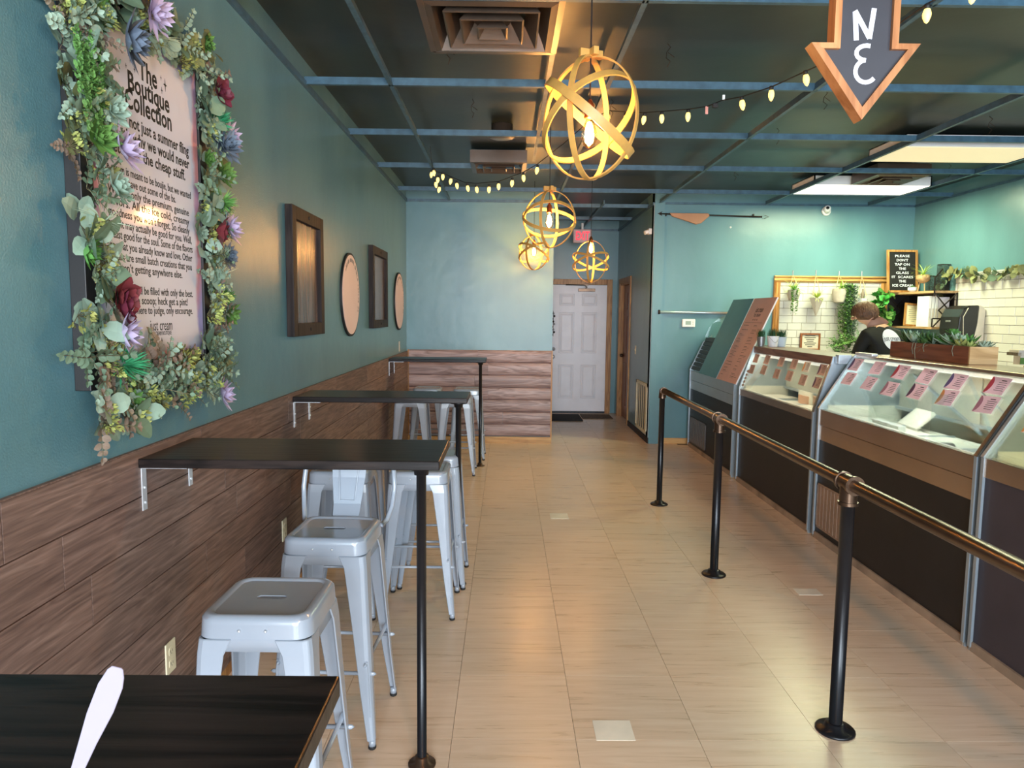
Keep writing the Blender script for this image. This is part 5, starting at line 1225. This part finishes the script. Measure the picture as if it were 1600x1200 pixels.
for kd, x, y, s, k in (('dark_succulent', 2.68, 4.73, 1.15, 0), ('pale_succulent', 2.66, 4.62, 1.15, 0), ('dark_succulent', 2.68, 4.52, 1.15, 0), ('pale_succulent', 2.70, 4.66, .8, 0), ('green_succulent', 2.69, 4.44, 1.2, 0), ('blue_succulent', 2.64, 4.38, .9, 0), ('dark_succulent', 2.69, 4.33, 1.0, 1),
                       ('blue_succulent', 2.69, 4.26, 1.1, 1), ('blue_succulent', 2.67, 4.18, 1.2, 1), ('dark_succulent', 2.70, 4.15, 1.0, 1), ('green_succulent', 2.64, 4.10, 1.1, 1), ('green_succulent', 2.66, 4.05, .9, 1), ('pale_succulent', 2.70, 4.0, .65, 0), ('green_succulent', 2.64, 4.47, .8, 0), ('green_succulent', 2.67, 4.56, .7, 1), ('blue_succulent', 2.73, 4.02, .6, 1)):
    up(kd, pb, x, y, zs, s * 1.3, k)
up('green_succulent', pb, 2.69, 4.27, zs + 0.07, 1.0, 0)
b = MB()
for yy, L in ((4.52, 0.07), (4.49, 0.10), (4.40, 0.05), (4.11, 0.06)): b.tube([(xa + 0.005, yy, z1 + 0.004), (xa - 0.008, yy - 0.006, z1), (xa - 0.006, yy + 0.008, z1 - L * 0.5), (xa - 0.009, yy - 0.012, z1 - L)], 0.0012, 4)
b.build('dangling_root', PALE, pb)

# back counter with pots (mostly behind the freezers)
bc = thing('back_counter', 'pale counter along the back wall behind the freezers', 'counter', (3.9, 8.3, 0))
MB().box(3.10, 8.02, 0.10, 4.84, YR - 0.01, 0.98).build('cabinet', WHITEP, bc); MB().box(3.08, 7.98, 0.98, 4.85, YR - 0.01, 1.02).build('worktop', STEEL, bc, bevel=0.003)
def pot_plant(name, label, x, y, z, r, h, pm, fill, grp=None):
    t = thing(name, label, 'plant', (x, y, z), grp)
    MB().lathe([(r * 0.75, 0), (r, h), (r * 0.9, h), (r * 0.88, h - 0.01), (0.001, h - 0.012)], (0, 0, 0), 18, cap=False).build('pot', pm, t, local=True, auto=True)
    fill(t, h)
FOL = {'leafy_stem': [g_sprig(4, 0.16, 0.030, None).mesh('leafy_stem', [m, STEM]) for m in (GREEN, DKGRN, GREEN)]}
def bushy(n, R, H, s=1.0):
    def f(t, h):
        for i in range(n):
            a = rnd.uniform(0, 6.28); q = R * math.sqrt(rnd.random()); up('leafy_stem', t, t.location.x + q * math.cos(a), t.location.y + q * math.sin(a), t.location.z + h + rnd.uniform(-0.02, H), s, None, 0.7, FOL)
    return f
pot_plant('bushy_pot_plant', 'full leafy pot plant on the back counter under the trailing strand', 3.86, 8.2, 1.02, 0.08, 0.13, CONC, bushy(13, 0.07, 0.13, 0.75))
pot_plant('bushy_pot_plant', 'second leafy pot plant just left of the person', 4.07, 8.22, 1.02, 0.08, 0.13, WHITEP, bushy(12, 0.07, 0.15, 0.75))
pot_plant('low_pot_plant', 'small low sprig plant at the foot of the white tile', 3.66, 8.2, 1.02, 0.06, 0.08, IRON, bushy(4, 0.05, 0.02, 0.6))
bo = thing('white_bottle', 'slim white bottle standing before the leafy pot plants', 'bottle', (4.0, 8.05, 1.02))
MB().lathe([(0.026, 0), (0.026, 0.22), (0.012, 0.25), (0.012, 0.27)], (0, 0, 0), 14).build('body', WHITEP, bo, local=True, auto=True); MB().lathe([(0.014, 0.27), (0.014, 0.30)], (0, 0, 0), 12).build('cap', CREAM, bo, local=True, auto=True)
# little framed notice standing in front of the tile
fn = thing('framed_notice', 'small dark-framed notice with printed lines standing against the white tile', 'notice', (3.66, 8.53, 1.10))
nx0, nx1, nz0, nz1 = 3.545, 3.785, 1.165, 1.37
for (a, c, d, e) in ((nx0, nx0 + 0.02, nz0, nz1), (nx1 - 0.02, nx1, nz0, nz1), (nx0 + 0.02, nx1 - 0.02, nz0, nz0 + 0.02), (nx0 + 0.02, nx1 - 0.02, nz1 - 0.02, nz1)): MB().box(a, 8.55, d, c, 8.578, e).build('frame_rail', BROWND, fn)
MB().box(nx0 + 0.02, 8.562, nz0 + 0.02, nx1 - 0.02, 8.57, nz1 - 0.02).build('paper', GREYPL, fn)
b = MB()
for i in range(7): w = (0.06, 0.07, 0.05, 0.04, 0.075, 0.06, 0.03)[i]; b.box(3.665 - w, 8.561, 1.335 - i * 0.022, 3.665 + w, 8.5615, 1.343 - i * 0.022)
b.build('lettering', INK, fn)

# four hanging planters before the tile
def hang(name, label, x, z, zt, builder):
    t = thing(name, label, 'hanging planter', (x, 8.44, z), 'planters hanging before the white tile')
    builder(t)
    MB().tube([(-0.045, 0, 0.10), (0, 0.05, zt - z), (0.045, 0, 0.10)], 0.006, 5).build('cord', ROPE, t, local=True)
    MB().lathe([(0.008, 0), (0.008, 0.05)], (0, 0.05, zt - z), 8).xf(Matrix.Identity(4)).build('hook', GALV, t, local=True)
def cone(t, r=0.065, h=0.16, m=CONC):
    MB().lathe([(0.004, -h + 0.07), (r, 0.07), (r * 0.92, 0.07), (r * 0.85, 0.06), (0.001, 0.055)], (0, 0, 0), 6, cap=False).build('pot', m, t, local=True)
def bowl(t, r=0.075, h=0.13, m=CONC):
    MB().lathe([(r * 0.35, -h + 0.06), (r * 0.75, -h + 0.075), (r, 0.0), (r * 0.95, 0.06), (r * 0.85, 0.06), (r * 0.8, 0.045), (0.001, 0.04)], (0, 0, 0), 16, cap=False).build('pot', m, t, local=True, auto=True)
LIMEL = leafm('lime_spider_leaf', (178, 196, 96))
AIR = {'spider_leaves': [g_air(34, 0.16, 15, 0.013).mesh('spider_leaves', LIMEL), g_air(30, 0.13, 15, 0.012).mesh('spider_leaves', GREEN)]}
def h1(t):
    bowl(t, 0.07); up('spider_leaves', t, t.location.x, 8.44, t.location.z + 0.05, 1.0, 0, 0.1, AIR); up('spider_leaves', t, t.location.x, 8.42, t.location.z + 0.05, .9, 1, 0.1, AIR)
    o = g_string(5, 0.36, 0.016, 0.012, 0.03, (0, 0, -1)).build('trailing_strand', GREEN, t, local=True); o.location = (-0.02, -0.08, 0.06)
def h2(t):
    cone(t, 0.085, 0.22); up('spider_leaves', t, t.location.x, 8.44, t.location.z + 0.05, .95, 0, 0.1, AIR); up('spider_leaves', t, t.location.x, 8.43, t.location.z + 0.05, .8, 0, 0.1, AIR)
def h3(t):
    bowl(t, 0.09, 0.17); up('spider_leaves', t, t.location.x, 8.42, t.location.z + 0.05, .9, 0, 0.1, AIR); up('spider_leaves', t, t.location.x + 0.06, 8.44, t.location.z + 0.05, .8, 1, 0.1, AIR)
    for i in range(3):
        o = g_string(10, (0.78, 0.72, 0.62)[i], 0.021, 0.012, 0.07, (0.02, 0, -1)).build('trailing_strand', (GREEN, EUCD, GREEN)[i], t, local=True); o.location = (0.05 + 0.03 * i, -0.05, 0.08)
def h4(t):
    cone(t, 0.065, 0.15, WHITEP); up('spider_leaves', t, t.location.x, 8.44, t.location.z + 0.05, .6, 1, 0.1, AIR)
    MB().lathe([(0.02, 0.06), (0.022, 0.12), (0.010, 0.15), (0.010, 0.18)], (0, 0, 0), 10).build('seed_pod', TAUPE, t, local=True, auto=True)
hang('hanging_planter', 'leftmost hanging planter, spider plant with one short trailing strand', 3.39, 1.82, 2.06, h1)
hang('hanging_planter', 'cone-shaped hanging pot with lime leaves, second from the left', 3.665, 1.72, 2.07, h2)
hang('hanging_planter', 'round hanging bowl with the long thick green trailing strand', 3.94, 1.84, 2.06, h3)
hang('hanging_planter', 'small white pointed hanging pot with a dark sprig above the bowed head', 4.21, 1.72, 2.06, h4)

# shelf unit on the right wall by the corner
SX0, SY0 = 4.585, 7.66
su = thing('bracket_shelf', 'two-tier wooden wall shelf with dark scissor-shaped iron brackets', 'shelf', (XR, 8.1, 1.6))
MB().box(SX0, SY0, 1.835, XR, YR - 0.005, 1.86).build('shelf_board', SHELFW, su, bevel=0.002); MB().box(SX0, SY0, 1.445, XR, YR - 0.005, 1.468).build('shelf_board', SHELFW, su, bevel=0.002)
ys = SY0 - 0.006
b = MB(); P = lambda x, z: (x, ys, z)
def flat(b, p, q, w=0.014):
    p, q = Vector(p), Vector(q); d = (q - p).normalized(); s_ = d.cross(Vector((0, 1, 0))) * w; b.obox(p - s_ / 2, q - p, s_, (0, 0.005, 0))
mx_, mz = (SX0 + XR) / 2 - 0.02, 1.65
for p, q in ((P(SX0 + 0.01, 1.835), P(mx_ + 0.055, mz)), (P(XR - 0.02, 1.835), P(mx_ - 0.055, mz)), (P(SX0 + 0.01, 1.468), P(mx_ + 0.055, mz)), (P(XR - 0.02, 1.468), P(mx_ - 0.055, mz)),
             (P(SX0 + 0.005, 1.86), P(SX0 + 0.005, 2.0)), (P(SX0 + 0.005, 2.0), P(SX0 + 0.08, 2.09)), (P(SX0 + 0.005, 1.80), P(SX0 + 0.005, 1.86)), (P(SX0, 1.468), P(SX0, 1.56)), (P(SX0, 1.56), P(XR - 0.03, 1.56)), (P(XR - 0.02, 1.468), P(XR - 0.02, 1.835))):
    flat(b, p, q)
b.build('scissor_bracket', IRON, su)
b2 = MB(); ys = YR - 0.02
for p, q in ((P(SX0 + 0.01, 1.835), P(mx_ + 0.055, mz)), (P(XR - 0.02, 1.835), P(mx_ - 0.055, mz)), (P(SX0 + 0.01, 1.468), P(mx_ + 0.055, mz)), (P(XR - 0.02, 1.468), P(mx_ - 0.055, mz))): flat(b2, p, q)
b2.build('scissor_bracket', IRON, su)
MB().box(SX0 + 0.02, YR - 0.004, 1.468, XR, YR - 0.001, 1.835).build('shelf_shade_sheet', BLACKP, su); MB().box(XR - 0.004, SY0, 1.468, XR - 0.001, YR - 0.004, 1.835).build('shelf_shade_sheet', BLACKP, su)  # black sheets standing in for the shade on the wall between the shelves
# letter board
lb = thing('letter_board', 'black felt letter board with white capitals in an oak frame on the shelf', 'letter board', (4.63, 8.35, 1.86))
w, h = 0.36, 0.50
def lbp(nm, bb, m): o = bb.build(nm, m, lb, local=True); o.matrix_local = Matrix.Rotation(math.radians(-7), 4, 'X'); return o
for (a, c, d, e) in ((-w / 2, -w / 2 + 0.024, 0, h), (w / 2 - 0.024, w / 2, 0, h), (-w / 2 + 0.024, w / 2 - 0.024, 0, 0.024), (-w / 2 + 0.024, w / 2 - 0.024, h - 0.024, h)): lbp('frame_rail', MB().box(a, -0.01, d, c, 0.012, e), PINE)
lbp('felt', MB().box(-w / 2 + 0.024, 0.0, 0.024, w / 2 - 0.024, 0.008, h - 0.024), FELT)
for i, (s_, wd) in enumerate((('PLEASE', .17), ("DON'T", .135), ('TAP ON', .175), ('THE', .085), ('GLASS', .15), ('IT  SCARES', .25), ('THE', .085), ('ICE CREAM', .235))):
    o = text_mb(s_, 0.040, wd, bold=0.0004).build('lettering', PAINTW, lb, local=True); o.matrix_local = Matrix.Rotation(math.radians(-7), 4, 'X') @ basis((1, 0, 0), (0, 0, 1), (0, -0.0012, 0.428 - i * 0.0495))
sp_ = thing('spider_plant', 'pale spider plant in a woven ball pot on wooden legs on the shelf', 'plant', (4.67, 8.02, 1.86))
for k in range(3): a = 2.1 * k + 0.5; MB().tube([(0.03 * math.cos(a), 0.03 * math.sin(a), 0.11), (0.045 * math.cos(a), 0.045 * math.sin(a), 0)], 0.006, 6).build('leg', SHELFW, sp_, local=True)
MB().lathe([(0.02, 0.095), (0.06, 0.115), (0.075, 0.145), (0.066, 0.18), (0.05, 0.19), (0.045, 0.18), (0.001, 0.175)], (0, 0, 0), 18, cap=False).build('pot', SHELFW, sp_, local=True, smooth=True)
up('spider_leaves', sp_, 4.67, 8.02, 2.04, 0.95, 0, 0.05, AIR); o = g_air(18, 0.14, 25).build('pale_leaves', PALE, sp_, local=True); o.location = (0, 0, 0.18)
pt = thing('small_succulent', 'tiny dark plant in a small white bowl at the letter board', 'plant', (4.625, 8.14, 1.86))
MB().lathe([(0.025, 0), (0.048, 0.02), (0.048, 0.05), (0.04, 0.052), (0.001, 0.045)], (0, 0, 0), 16, cap=False).build('pot', WHITEP, pt, local=True, auto=True); up('dark_succulent', pt, 4.625, 8.14, 1.90, .6, 0)
for (nm, lbl, yy, xx, hh) in (('wire_basket', 'taller black wire mesh holder on the upper shelf end', 7.86, 4.80, 0.29), ('wire_basket', 'shorter black wire mesh holder beside the taller one', 8.0, 4.77, 0.17)):
    t = thing(nm, lbl, 'wire holder', (xx, yy, 1.86), 'black wire holders')
    b = MB(); wx = 0.10; wy = 0.08
    for zz in (0, hh):
        b.tube([(-wx / 2, -wy / 2, zz + 0.003), (wx / 2, -wy / 2, zz + 0.003), (wx / 2, wy / 2, zz + 0.003), (-wx / 2, wy / 2, zz + 0.003)], 0.003, 4, closed=True)
    b.build('rim', IRON, t, local=True); b = MB()
    for i in range(8):
        f = -wx / 2 + wx * i / 7
        for s_ in (-wy / 2, wy / 2): b.box(f - 0.0012, s_ - 0.0012, 0, f + 0.0012, s_ + 0.0012, hh)
        for s_ in (-wx / 2, wx / 2): g_ = -wy / 2 + wy * i / 7; b.box(s_ - 0.0012, g_ - 0.0012, 0, s_ + 0.0012, g_ + 0.0012, hh)
    k = 0.012
    while k < hh:
        b.box(-wx / 2, -wy / 2 - 0.001, k, wx / 2, -wy / 2 + 0.001, k + 0.002).box(-wx / 2, wy / 2 - 0.001, k, wx / 2, wy / 2 + 0.001, k + 0.002).box(-wx / 2 - 0.001, -wy / 2, k, -wx / 2 + 0.001, wy / 2, k + 0.002); k += 0.016
    o = b.build('mesh', IRON, t, local=True); o['kind'] = 'stuff'
ft = thing('framed_certificate', 'oak-framed certificate leaning on the lower shelf', 'certificate', (4.685, 8.2, 1.468)); w, h = 0.21, 0.265
def ftp(nm, bb, m): o = bb.build(nm, m, ft, local=True); o.matrix_local = Matrix.Rotation(math.radians(-6), 4, 'X') @ Matrix.Rotation(math.radians(5), 4, 'Y')
for (a, c, d, e) in ((-w / 2, -w / 2 + 0.02, 0, h), (w / 2 - 0.02, w / 2, 0, h), (-w / 2 + 0.02, w / 2 - 0.02, 0, 0.02), (-w / 2 + 0.02, w / 2 - 0.02, h - 0.02, h)): ftp('frame_rail', MB().box(a, -0.008, d, c, 0.008, e), PINE)
ftp('paper', MB().box(-w / 2 + 0.02, 0, 0.02, w / 2 - 0.02, 0.004, h - 0.02), CREAM); b = MB()
for i in range(8): l = (0.03, 0.055, 0.06, 0.05, 0.06, 0.04, 0.05, 0.02)[i]; b.box(-l, -0.001, h - 0.055 - i * 0.022, l, 0, h - 0.05 - i * 0.022)
ftp('lettering', b, GALV)
for i in range(4):
    x = 4.60 + 0.035 * i; hh = (0.335, 0.33, 0.34, 0.325)[i]
    t = thing('white_binder', ('white binder at the left end of the lower-shelf row', 'second white binder in the lower-shelf row', 'third white binder in the lower-shelf row, before the patterned folder', 'pale patterned folder at the right end of the lower-shelf row')[i], 'binder', (x, 7.86, 1.469), 'binders on the lower shelf')
    MB().box(0, -0.10, 0, 0.030 if i < 3 else 0.12, 0.12, hh).build('cover', WHITEP if i < 3 else mat('lilac_grey_cover', (206, 200, 214), 0.5, var=0.12, nscale=30), t, local=True, bevel=0.002)
    MB().box(0.006, -0.1015, 0.10, 0.024 if i < 3 else 0.10, -0.10, 0.2).build('label', GREYPL, t, local=True)
# paper towel dispenser
pdn = thing('towel_dispenser', 'black and cream paper towel dispenser on the right wall tile', 'dispenser', (XR, 7.36, 1.5))
DZ0, DZ1 = 1.315, 1.70
prf = [(XR - 0.075, DZ0 + 0.0), (XR - 0.075, DZ1), (XR - 0.17, DZ1 - 0.005), (XR - 0.235, DZ1 - 0.04), (XR - 0.27, DZ1 - 0.12), (XR - 0.28, DZ0 + 0.14), (XR - 0.265, DZ0 + 0.02), (XR - 0.25, DZ0)]
MB().prism(prf, (0, 7.20, 0), (1, 0, 0), (0, 0, 1), (0, 0.32, 0)).build('cover', BLKPL, pdn, bevel=0.012, seg=3)
MB().prism([(XR - 0.012, DZ0 - 0.06), (XR - 0.012, DZ1 - 0.06), (XR - 0.03, DZ1 - 0.02), (XR - 0.075, DZ1 + 0.002), (XR - 0.085, DZ0 + 0.2), (XR - 0.12, DZ0), (XR - 0.10, DZ0 - 0.05)], (0, 7.195, 0), (1, 0, 0), (0, 0, 1), (0, 0.33, 0)).build('back_housing', GREYPL, pdn, bevel=0.006)
MB().box(XR - 0.284, 7.33, 1.525, XR - 0.274, 7.41, 1.545).build('window', GALV, pdn, bevel=0.003)
MB().tube([(XR - 0.22, 7.195, DZ0 + 0.02), (XR - 0.235, 7.195, DZ1 - 0.12), (XR - 0.19, 7.195, DZ1 - 0.03)], 0.004, 5).build('seam', GREYPL, pdn)
# garland along the top of the right wall tile
ga = thing('leaf_garland', 'garland of round olive leaves draped along the top of the right tile', 'garland', (XR, 7.0, 2.03))
GL = [g_dollar(5, 0.085).mesh('garland_leaves', m) for m in (OLIVE, EUCD, OLIVE, OLIVE)]
path = []; yy = 7.83
while yy > 4.9: path.append((XR - 0.065 + rnd.uniform(-0.01, 0.01), yy, 2.045 - 0.05 * abs(math.sin((yy - 7.7) * 2.2)) + rnd.uniform(-0.01, 0.015))); yy -= 0.055
MB().tube(path, 0.004, 5).build('vine', STEM, ga, smooth=True)
for p in path:
    M = basis((0, -1, 0), (0, 0, 1), p) @ Matrix.Rotation(rnd.uniform(-.7, .7), 4, 'X') @ Matrix.Rotation(rnd.uniform(-.7, .7), 4, 'Y') @ Matrix.Rotation(rnd.uniform(0, 6.28), 4, 'Z') @ Matrix.Scale(rnd.uniform(0.7, 1.0), 4)
    inst('garland_leaves', rnd.choice(GL), ga, Matrix.Translation(-ga.location) @ M)
tail = [(XR - 0.03, 7.80, 2.03), (XR - 0.04, 7.86, 1.95), (XR - 0.05, 7.9, 1.88), (XR - 0.05, 7.88, 1.80)]
MB().tube(tail, 0.004, 5).build('vine', STEM, ga, smooth=True)
for p in tail[1:]: inst('garland_leaves', rnd.choice(GL), ga, Matrix.Translation(Vector(p) - ga.location) @ basis((0, -1, 0), (0, 0, 1), (0, 0, 0)) @ Matrix.Rotation(rnd.uniform(0, 6), 4, 'Z') @ Matrix.Scale(0.8, 4))
# green bush hanging in the corner behind the person
bh = thing('hanging_bush', 'dense bright green trailing plant in a wall basket left of the shelf', 'plant', (4.42, 8.45, 1.70))
MB().lathe([(0.04, -0.06), (0.075, 0.02), (0.08, 0.06), (0.07, 0.06), (0.001, 0.05)], (0, 0.06, 0), 14, cap=False).build('basket', IRON, bh, local=True, auto=True)
MB().box(-0.01, 0.10, -0.02, 0.01, 0.148, 0.02).build('wall_hook', IRON, bh, local=True)
BL = {'leaf_clump': [g_dollar(9, 0.075).mesh('leaf_clump', leafm('bright_bush_leaf', (64, 134, 52))), g_dollar(9, 0.065).mesh('leaf_clump', GREEN)]}
for i in range(46):
    z = rnd.uniform(1.44, 1.84); q = 0.105 * (1 - 0.5 * abs(z - 1.66) / 0.2); up('leaf_clump', bh, 4.42 + rnd.uniform(-q, q), 8.37 + rnd.uniform(-0.07, 0.09), z, rnd.uniform(0.7, 1.0), None, 1.2, BL)
# tap tower cut off by the right edge
tp = thing('soda_fitting', 'pale box with green inset on a bent grey arm at the right edge', 'fitting', (4.05, 5.5, 1.30))
MB().box(3.955, 5.45, 1.285, 4.12, 5.56, 1.325).build('hood', GREYPL, tp, bevel=0.004); MB().box(3.945, 5.445, 1.28, 3.972, 5.57, 1.305).build('hood_lip', STEEL, tp)
MB().box(3.985, 5.47, 1.21, 4.12, 5.55, 1.285).build('body', GREYPL, tp, bevel=0.003); MB().box(3.982, 5.466, 1.215, 4.02, 5.47, 1.265).build('inset', GREEN, tp)
b = MB(); b.tube([(4.05, 5.5, 1.21), (4.03, 5.5, 1.14), (4.0, 5.5, 1.115), (3.75, 5.5, 1.13)], 0.010, 8); b.build('arm', STEEL, tp, smooth=True)
MB().box(3.70, 5.30, 0.0, 4.30, 5.70, 1.10).build('stand', STEEL, tp, bevel=0.004); MB().tube([(3.77, 5.5, 1.10), (3.77, 5.5, 1.135)], 0.012, 8).build('post', STEEL, tp)

# ------------------------------------------------------------------ the person bending behind the freezers
pr = thing('person', 'short-haired person in a black t-shirt with white round back print, head bowed', 'person', (3.315, 6.12, 0)); pr.rotation_euler.z = math.radians(15)
J = {'pel': (0, 0, .95, .135, .105), 'bel': (0, .02, 1.08, .145, .105), 'che': (0, .055, 1.26, .165, .115), 'upc': (0, .09, 1.385, .15, .105), 'nb': (0, .135, 1.475, .065, .065), 'nk': (-.03, .185, 1.535, .055, .056), 'h0': (-.055, .225, 1.575, .078, .085), 'h1': (-.068, .27, 1.60, .080, .092), 'h2': (-.07, .315, 1.565, .062, .07)}
E_ = [('pel', 'bel'), ('bel', 'che'), ('che', 'upc'), ('upc', 'nb'), ('nb', 'nk'), ('nk', 'h0'), ('h0', 'h1'), ('h1', 'h2')]
for s, n in ((-1, 'l'), (1, 'r')):
    J.update({n + 'sh': (s * .165, .10, 1.40, .07, .068), n + 'ua': (s * .205, .13, 1.29, .058, .055), n + 'el': (s * .225, .17, 1.14, .043, .043), n + 'fa': (s * .20, .30, 1.08, .039, .036), n + 'wr': (s * .165, .40, 1.055, .027, .023), n + 'pa': (s * .155, .455, 1.045, .036, .018)})
    E_ += [('upc', n + 'sh'), (n + 'sh', n + 'ua'), (n + 'ua', n + 'el'), (n + 'el', n + 'fa'), (n + 'fa', n + 'wr'), (n + 'wr', n + 'pa')]
    for f, (dx, L) in enumerate(((-.027, .070), (-.009, .080), (.009, .075), (.026, .058))):
        J[n + 'f%da' % f] = (s * .155 + dx, .455 + L * .5, 1.040, .0088, .0085); J[n + 'f%db' % f] = (s * .155 + dx * 1.1, .455 + L, 1.018, .0075, .0075); E_ += [(n + 'pa', n + 'f%da' % f), (n + 'f%da' % f, n + 'f%db' % f)]
    J[n + 'ta'] = (s * .115, .45, 1.035, .010, .010); J[n + 'tb'] = (s * .10, .485, 1.025, .0085, .0085); E_ += [(n + 'wr', n + 'ta'), (n + 'ta', n + 'tb')]
    J.update({n + 'hp': (s * .095, .0, .86, .092, .095), n + 'kn': (s * .105, .03, .49, .058, .06), n + 'ca': (s * .105, .01, .33, .053, .056), n + 'an': (s * .105, -.01, .09, .038, .04), n + 'he': (s * .105, -.02, .04, .04, .04), n + 'to': (s * .125, .16, .032, .040, .030)})
    E_ += [('pel', n + 'hp'), (n + 'hp', n + 'kn'), (n + 'kn', n + 'ca'), (n + 'ca', n + 'an'), (n + 'an', n + 'he'), (n + 'he', n + 'to')]
ks = list(J); me = bpy.data.meshes.new('body'); me.from_pydata([J[k][:3] for k in ks], [(ks.index(a), ks.index(c)) for a, c in E_], [])
bd = bpy.data.objects.new('body', me); COL.objects.link(bd)
sm = bd.modifiers.new('skin', 'SKIN'); sv = me.skin_vertices[0].data
for i, k in enumerate(ks): sv[i].radius = J[k][3:]; sv[i].use_root = (k == 'pel')
sd = bd.modifiers.new('smooth', 'SUBSURF'); sd.levels = sd.render_levels = 2
dg = bpy.context.evaluated_depsgraph_get(); m2_ = bpy.data.meshes.new_from_object(bd.evaluated_get(dg)); bpy.data.objects.remove(bd)
# nose, ears and eyes joined into the same body mesh
hm = MB(); hm.v = [tuple(v.co) for v in m2_.vertices]; hm.f = [tuple(p.vertices) for p in m2_.polygons]; hm.m = [0] * len(hm.f)
hm.ball((-.075, .375, 1.555), (.014, .022, .018), 8, 6)
for s in (-1, 1): hm.ball((-.062 + s * .078, .262, 1.575), (.010, .020, .030), 8, 6); hm.ball((-.073 + s * .03, .355, 1.585), (.011, .008, .009), 8, 6)
mm = []
for f in hm.f:
    c = sum((Vector(hm.v[i]) for i in f), Vector()) / len(f); ax = abs(c.x)
    shirt = (0.93 < c.z < 1.485 and c.y < 0.185) and not (ax > 0.17 and c.z < 1.20)
    mm.append(1 if shirt else 2 if c.z <= 0.93 and c.z > 0.085 else 3 if c.z <= 0.085 else 0)
hm.m = mm
hm.build('body', [SKIN, SHIRT, JEAN, RUBBER], pr, smooth=True, local=True)
# hair: cap over back and crown of the head, cropped, with short locks
hr = MB(); hr.ball((-.062, .246, 1.612), (.098, .128, .098), 20, 12)
keep = [i for i, f in enumerate(hr.f) if (lambda c: not (c.z < 1.575 and c.y > 0.27) and not (c.y > 0.335 and c.z < 1.625) and c.z > 1.548)(sum((Vector(hr.v[k]) for k in f), Vector()) / len(f))]
hr.f = [hr.f[i] for i in keep]; hr.m = [0] * len(hr.f)
for i in range(620):
    a, e = rnd.uniform(0, 6.28), math.radians(rnd.uniform(-30, 88)); d = Vector((math.cos(a) * math.cos(e), math.sin(a) * math.cos(e), math.sin(e)))
    p = Vector((-.062 + d.x * .097, .246 + d.y * .127, 1.612 + d.z * .097))
    if p.z < 1.585: continue
    if p.z < 1.575 and p.y > 0.24: continue
    if p.y > 0.34 and p.z < 1.62: continue
    t_ = (Vector((rnd.uniform(-.4, .4), -0.3 + rnd.uniform(-.5, .5), -0.8)) + d * 0.25); t_ = (t_ - d * t_.dot(d) * 0.85).normalized()
    hr.leaf(p, t_, d, rnd.uniform(.026, .046), .012, 0.1, (0.8, 1, 0.8, 0.4, 0.05), 0.3)
hr.build('hair', HAIR, pr, local=True)
# round white print on the back of the shirt, wrapped on the body
import mathutils
from mathutils.bvhtree import BVHTree
bv = BVHTree.FromPolygons([Vector(v) for v in hm.v], hm.f)
def onback(x, z, off=0.004):
    h_ = bv.ray_cast(Vector((x, -0.6, z)), Vector((0, 1, 0))); return Vector((x, (h_[0].y if h_[0] else -0.02) - off, z))
cxp, czp, rp = 0.010, 1.375, 0.090
lb_ = MB(); vs = [onback(cxp, czp)]; nr, na = 4, 28
for i in range(1, nr + 1):
    for j in range(na): a = 2 * PI * j / na; vs.append(onback(cxp + rp * i / nr * math.cos(a), czp + rp * i / nr * math.sin(a)))
fs = [(0, 1 + (j + 1) % na, 1 + j)[::-1] for j in range(na)] + [(1 + i * na + j, 1 + i * na + (j + 1) % na, 1 + (i + 1) * na + (j + 1) % na, 1 + (i + 1) * na + j)[::-1] for i in range(nr - 1) for j in range(na)]
lb_.add(vs, [f[::-1] for f in fs]); pr1 = lb_.build('round_print', PAINTW, pr, smooth=True, local=True)
tb = text_mb('just cream', 0.062, 0.165, depth=0.0)
tb.v = [tuple(onback(cxp + v[0], czp + 0.01 + v[1], 0.006)) for v in tb.v]; tb.build('lettering', INK, pr1, local=True)
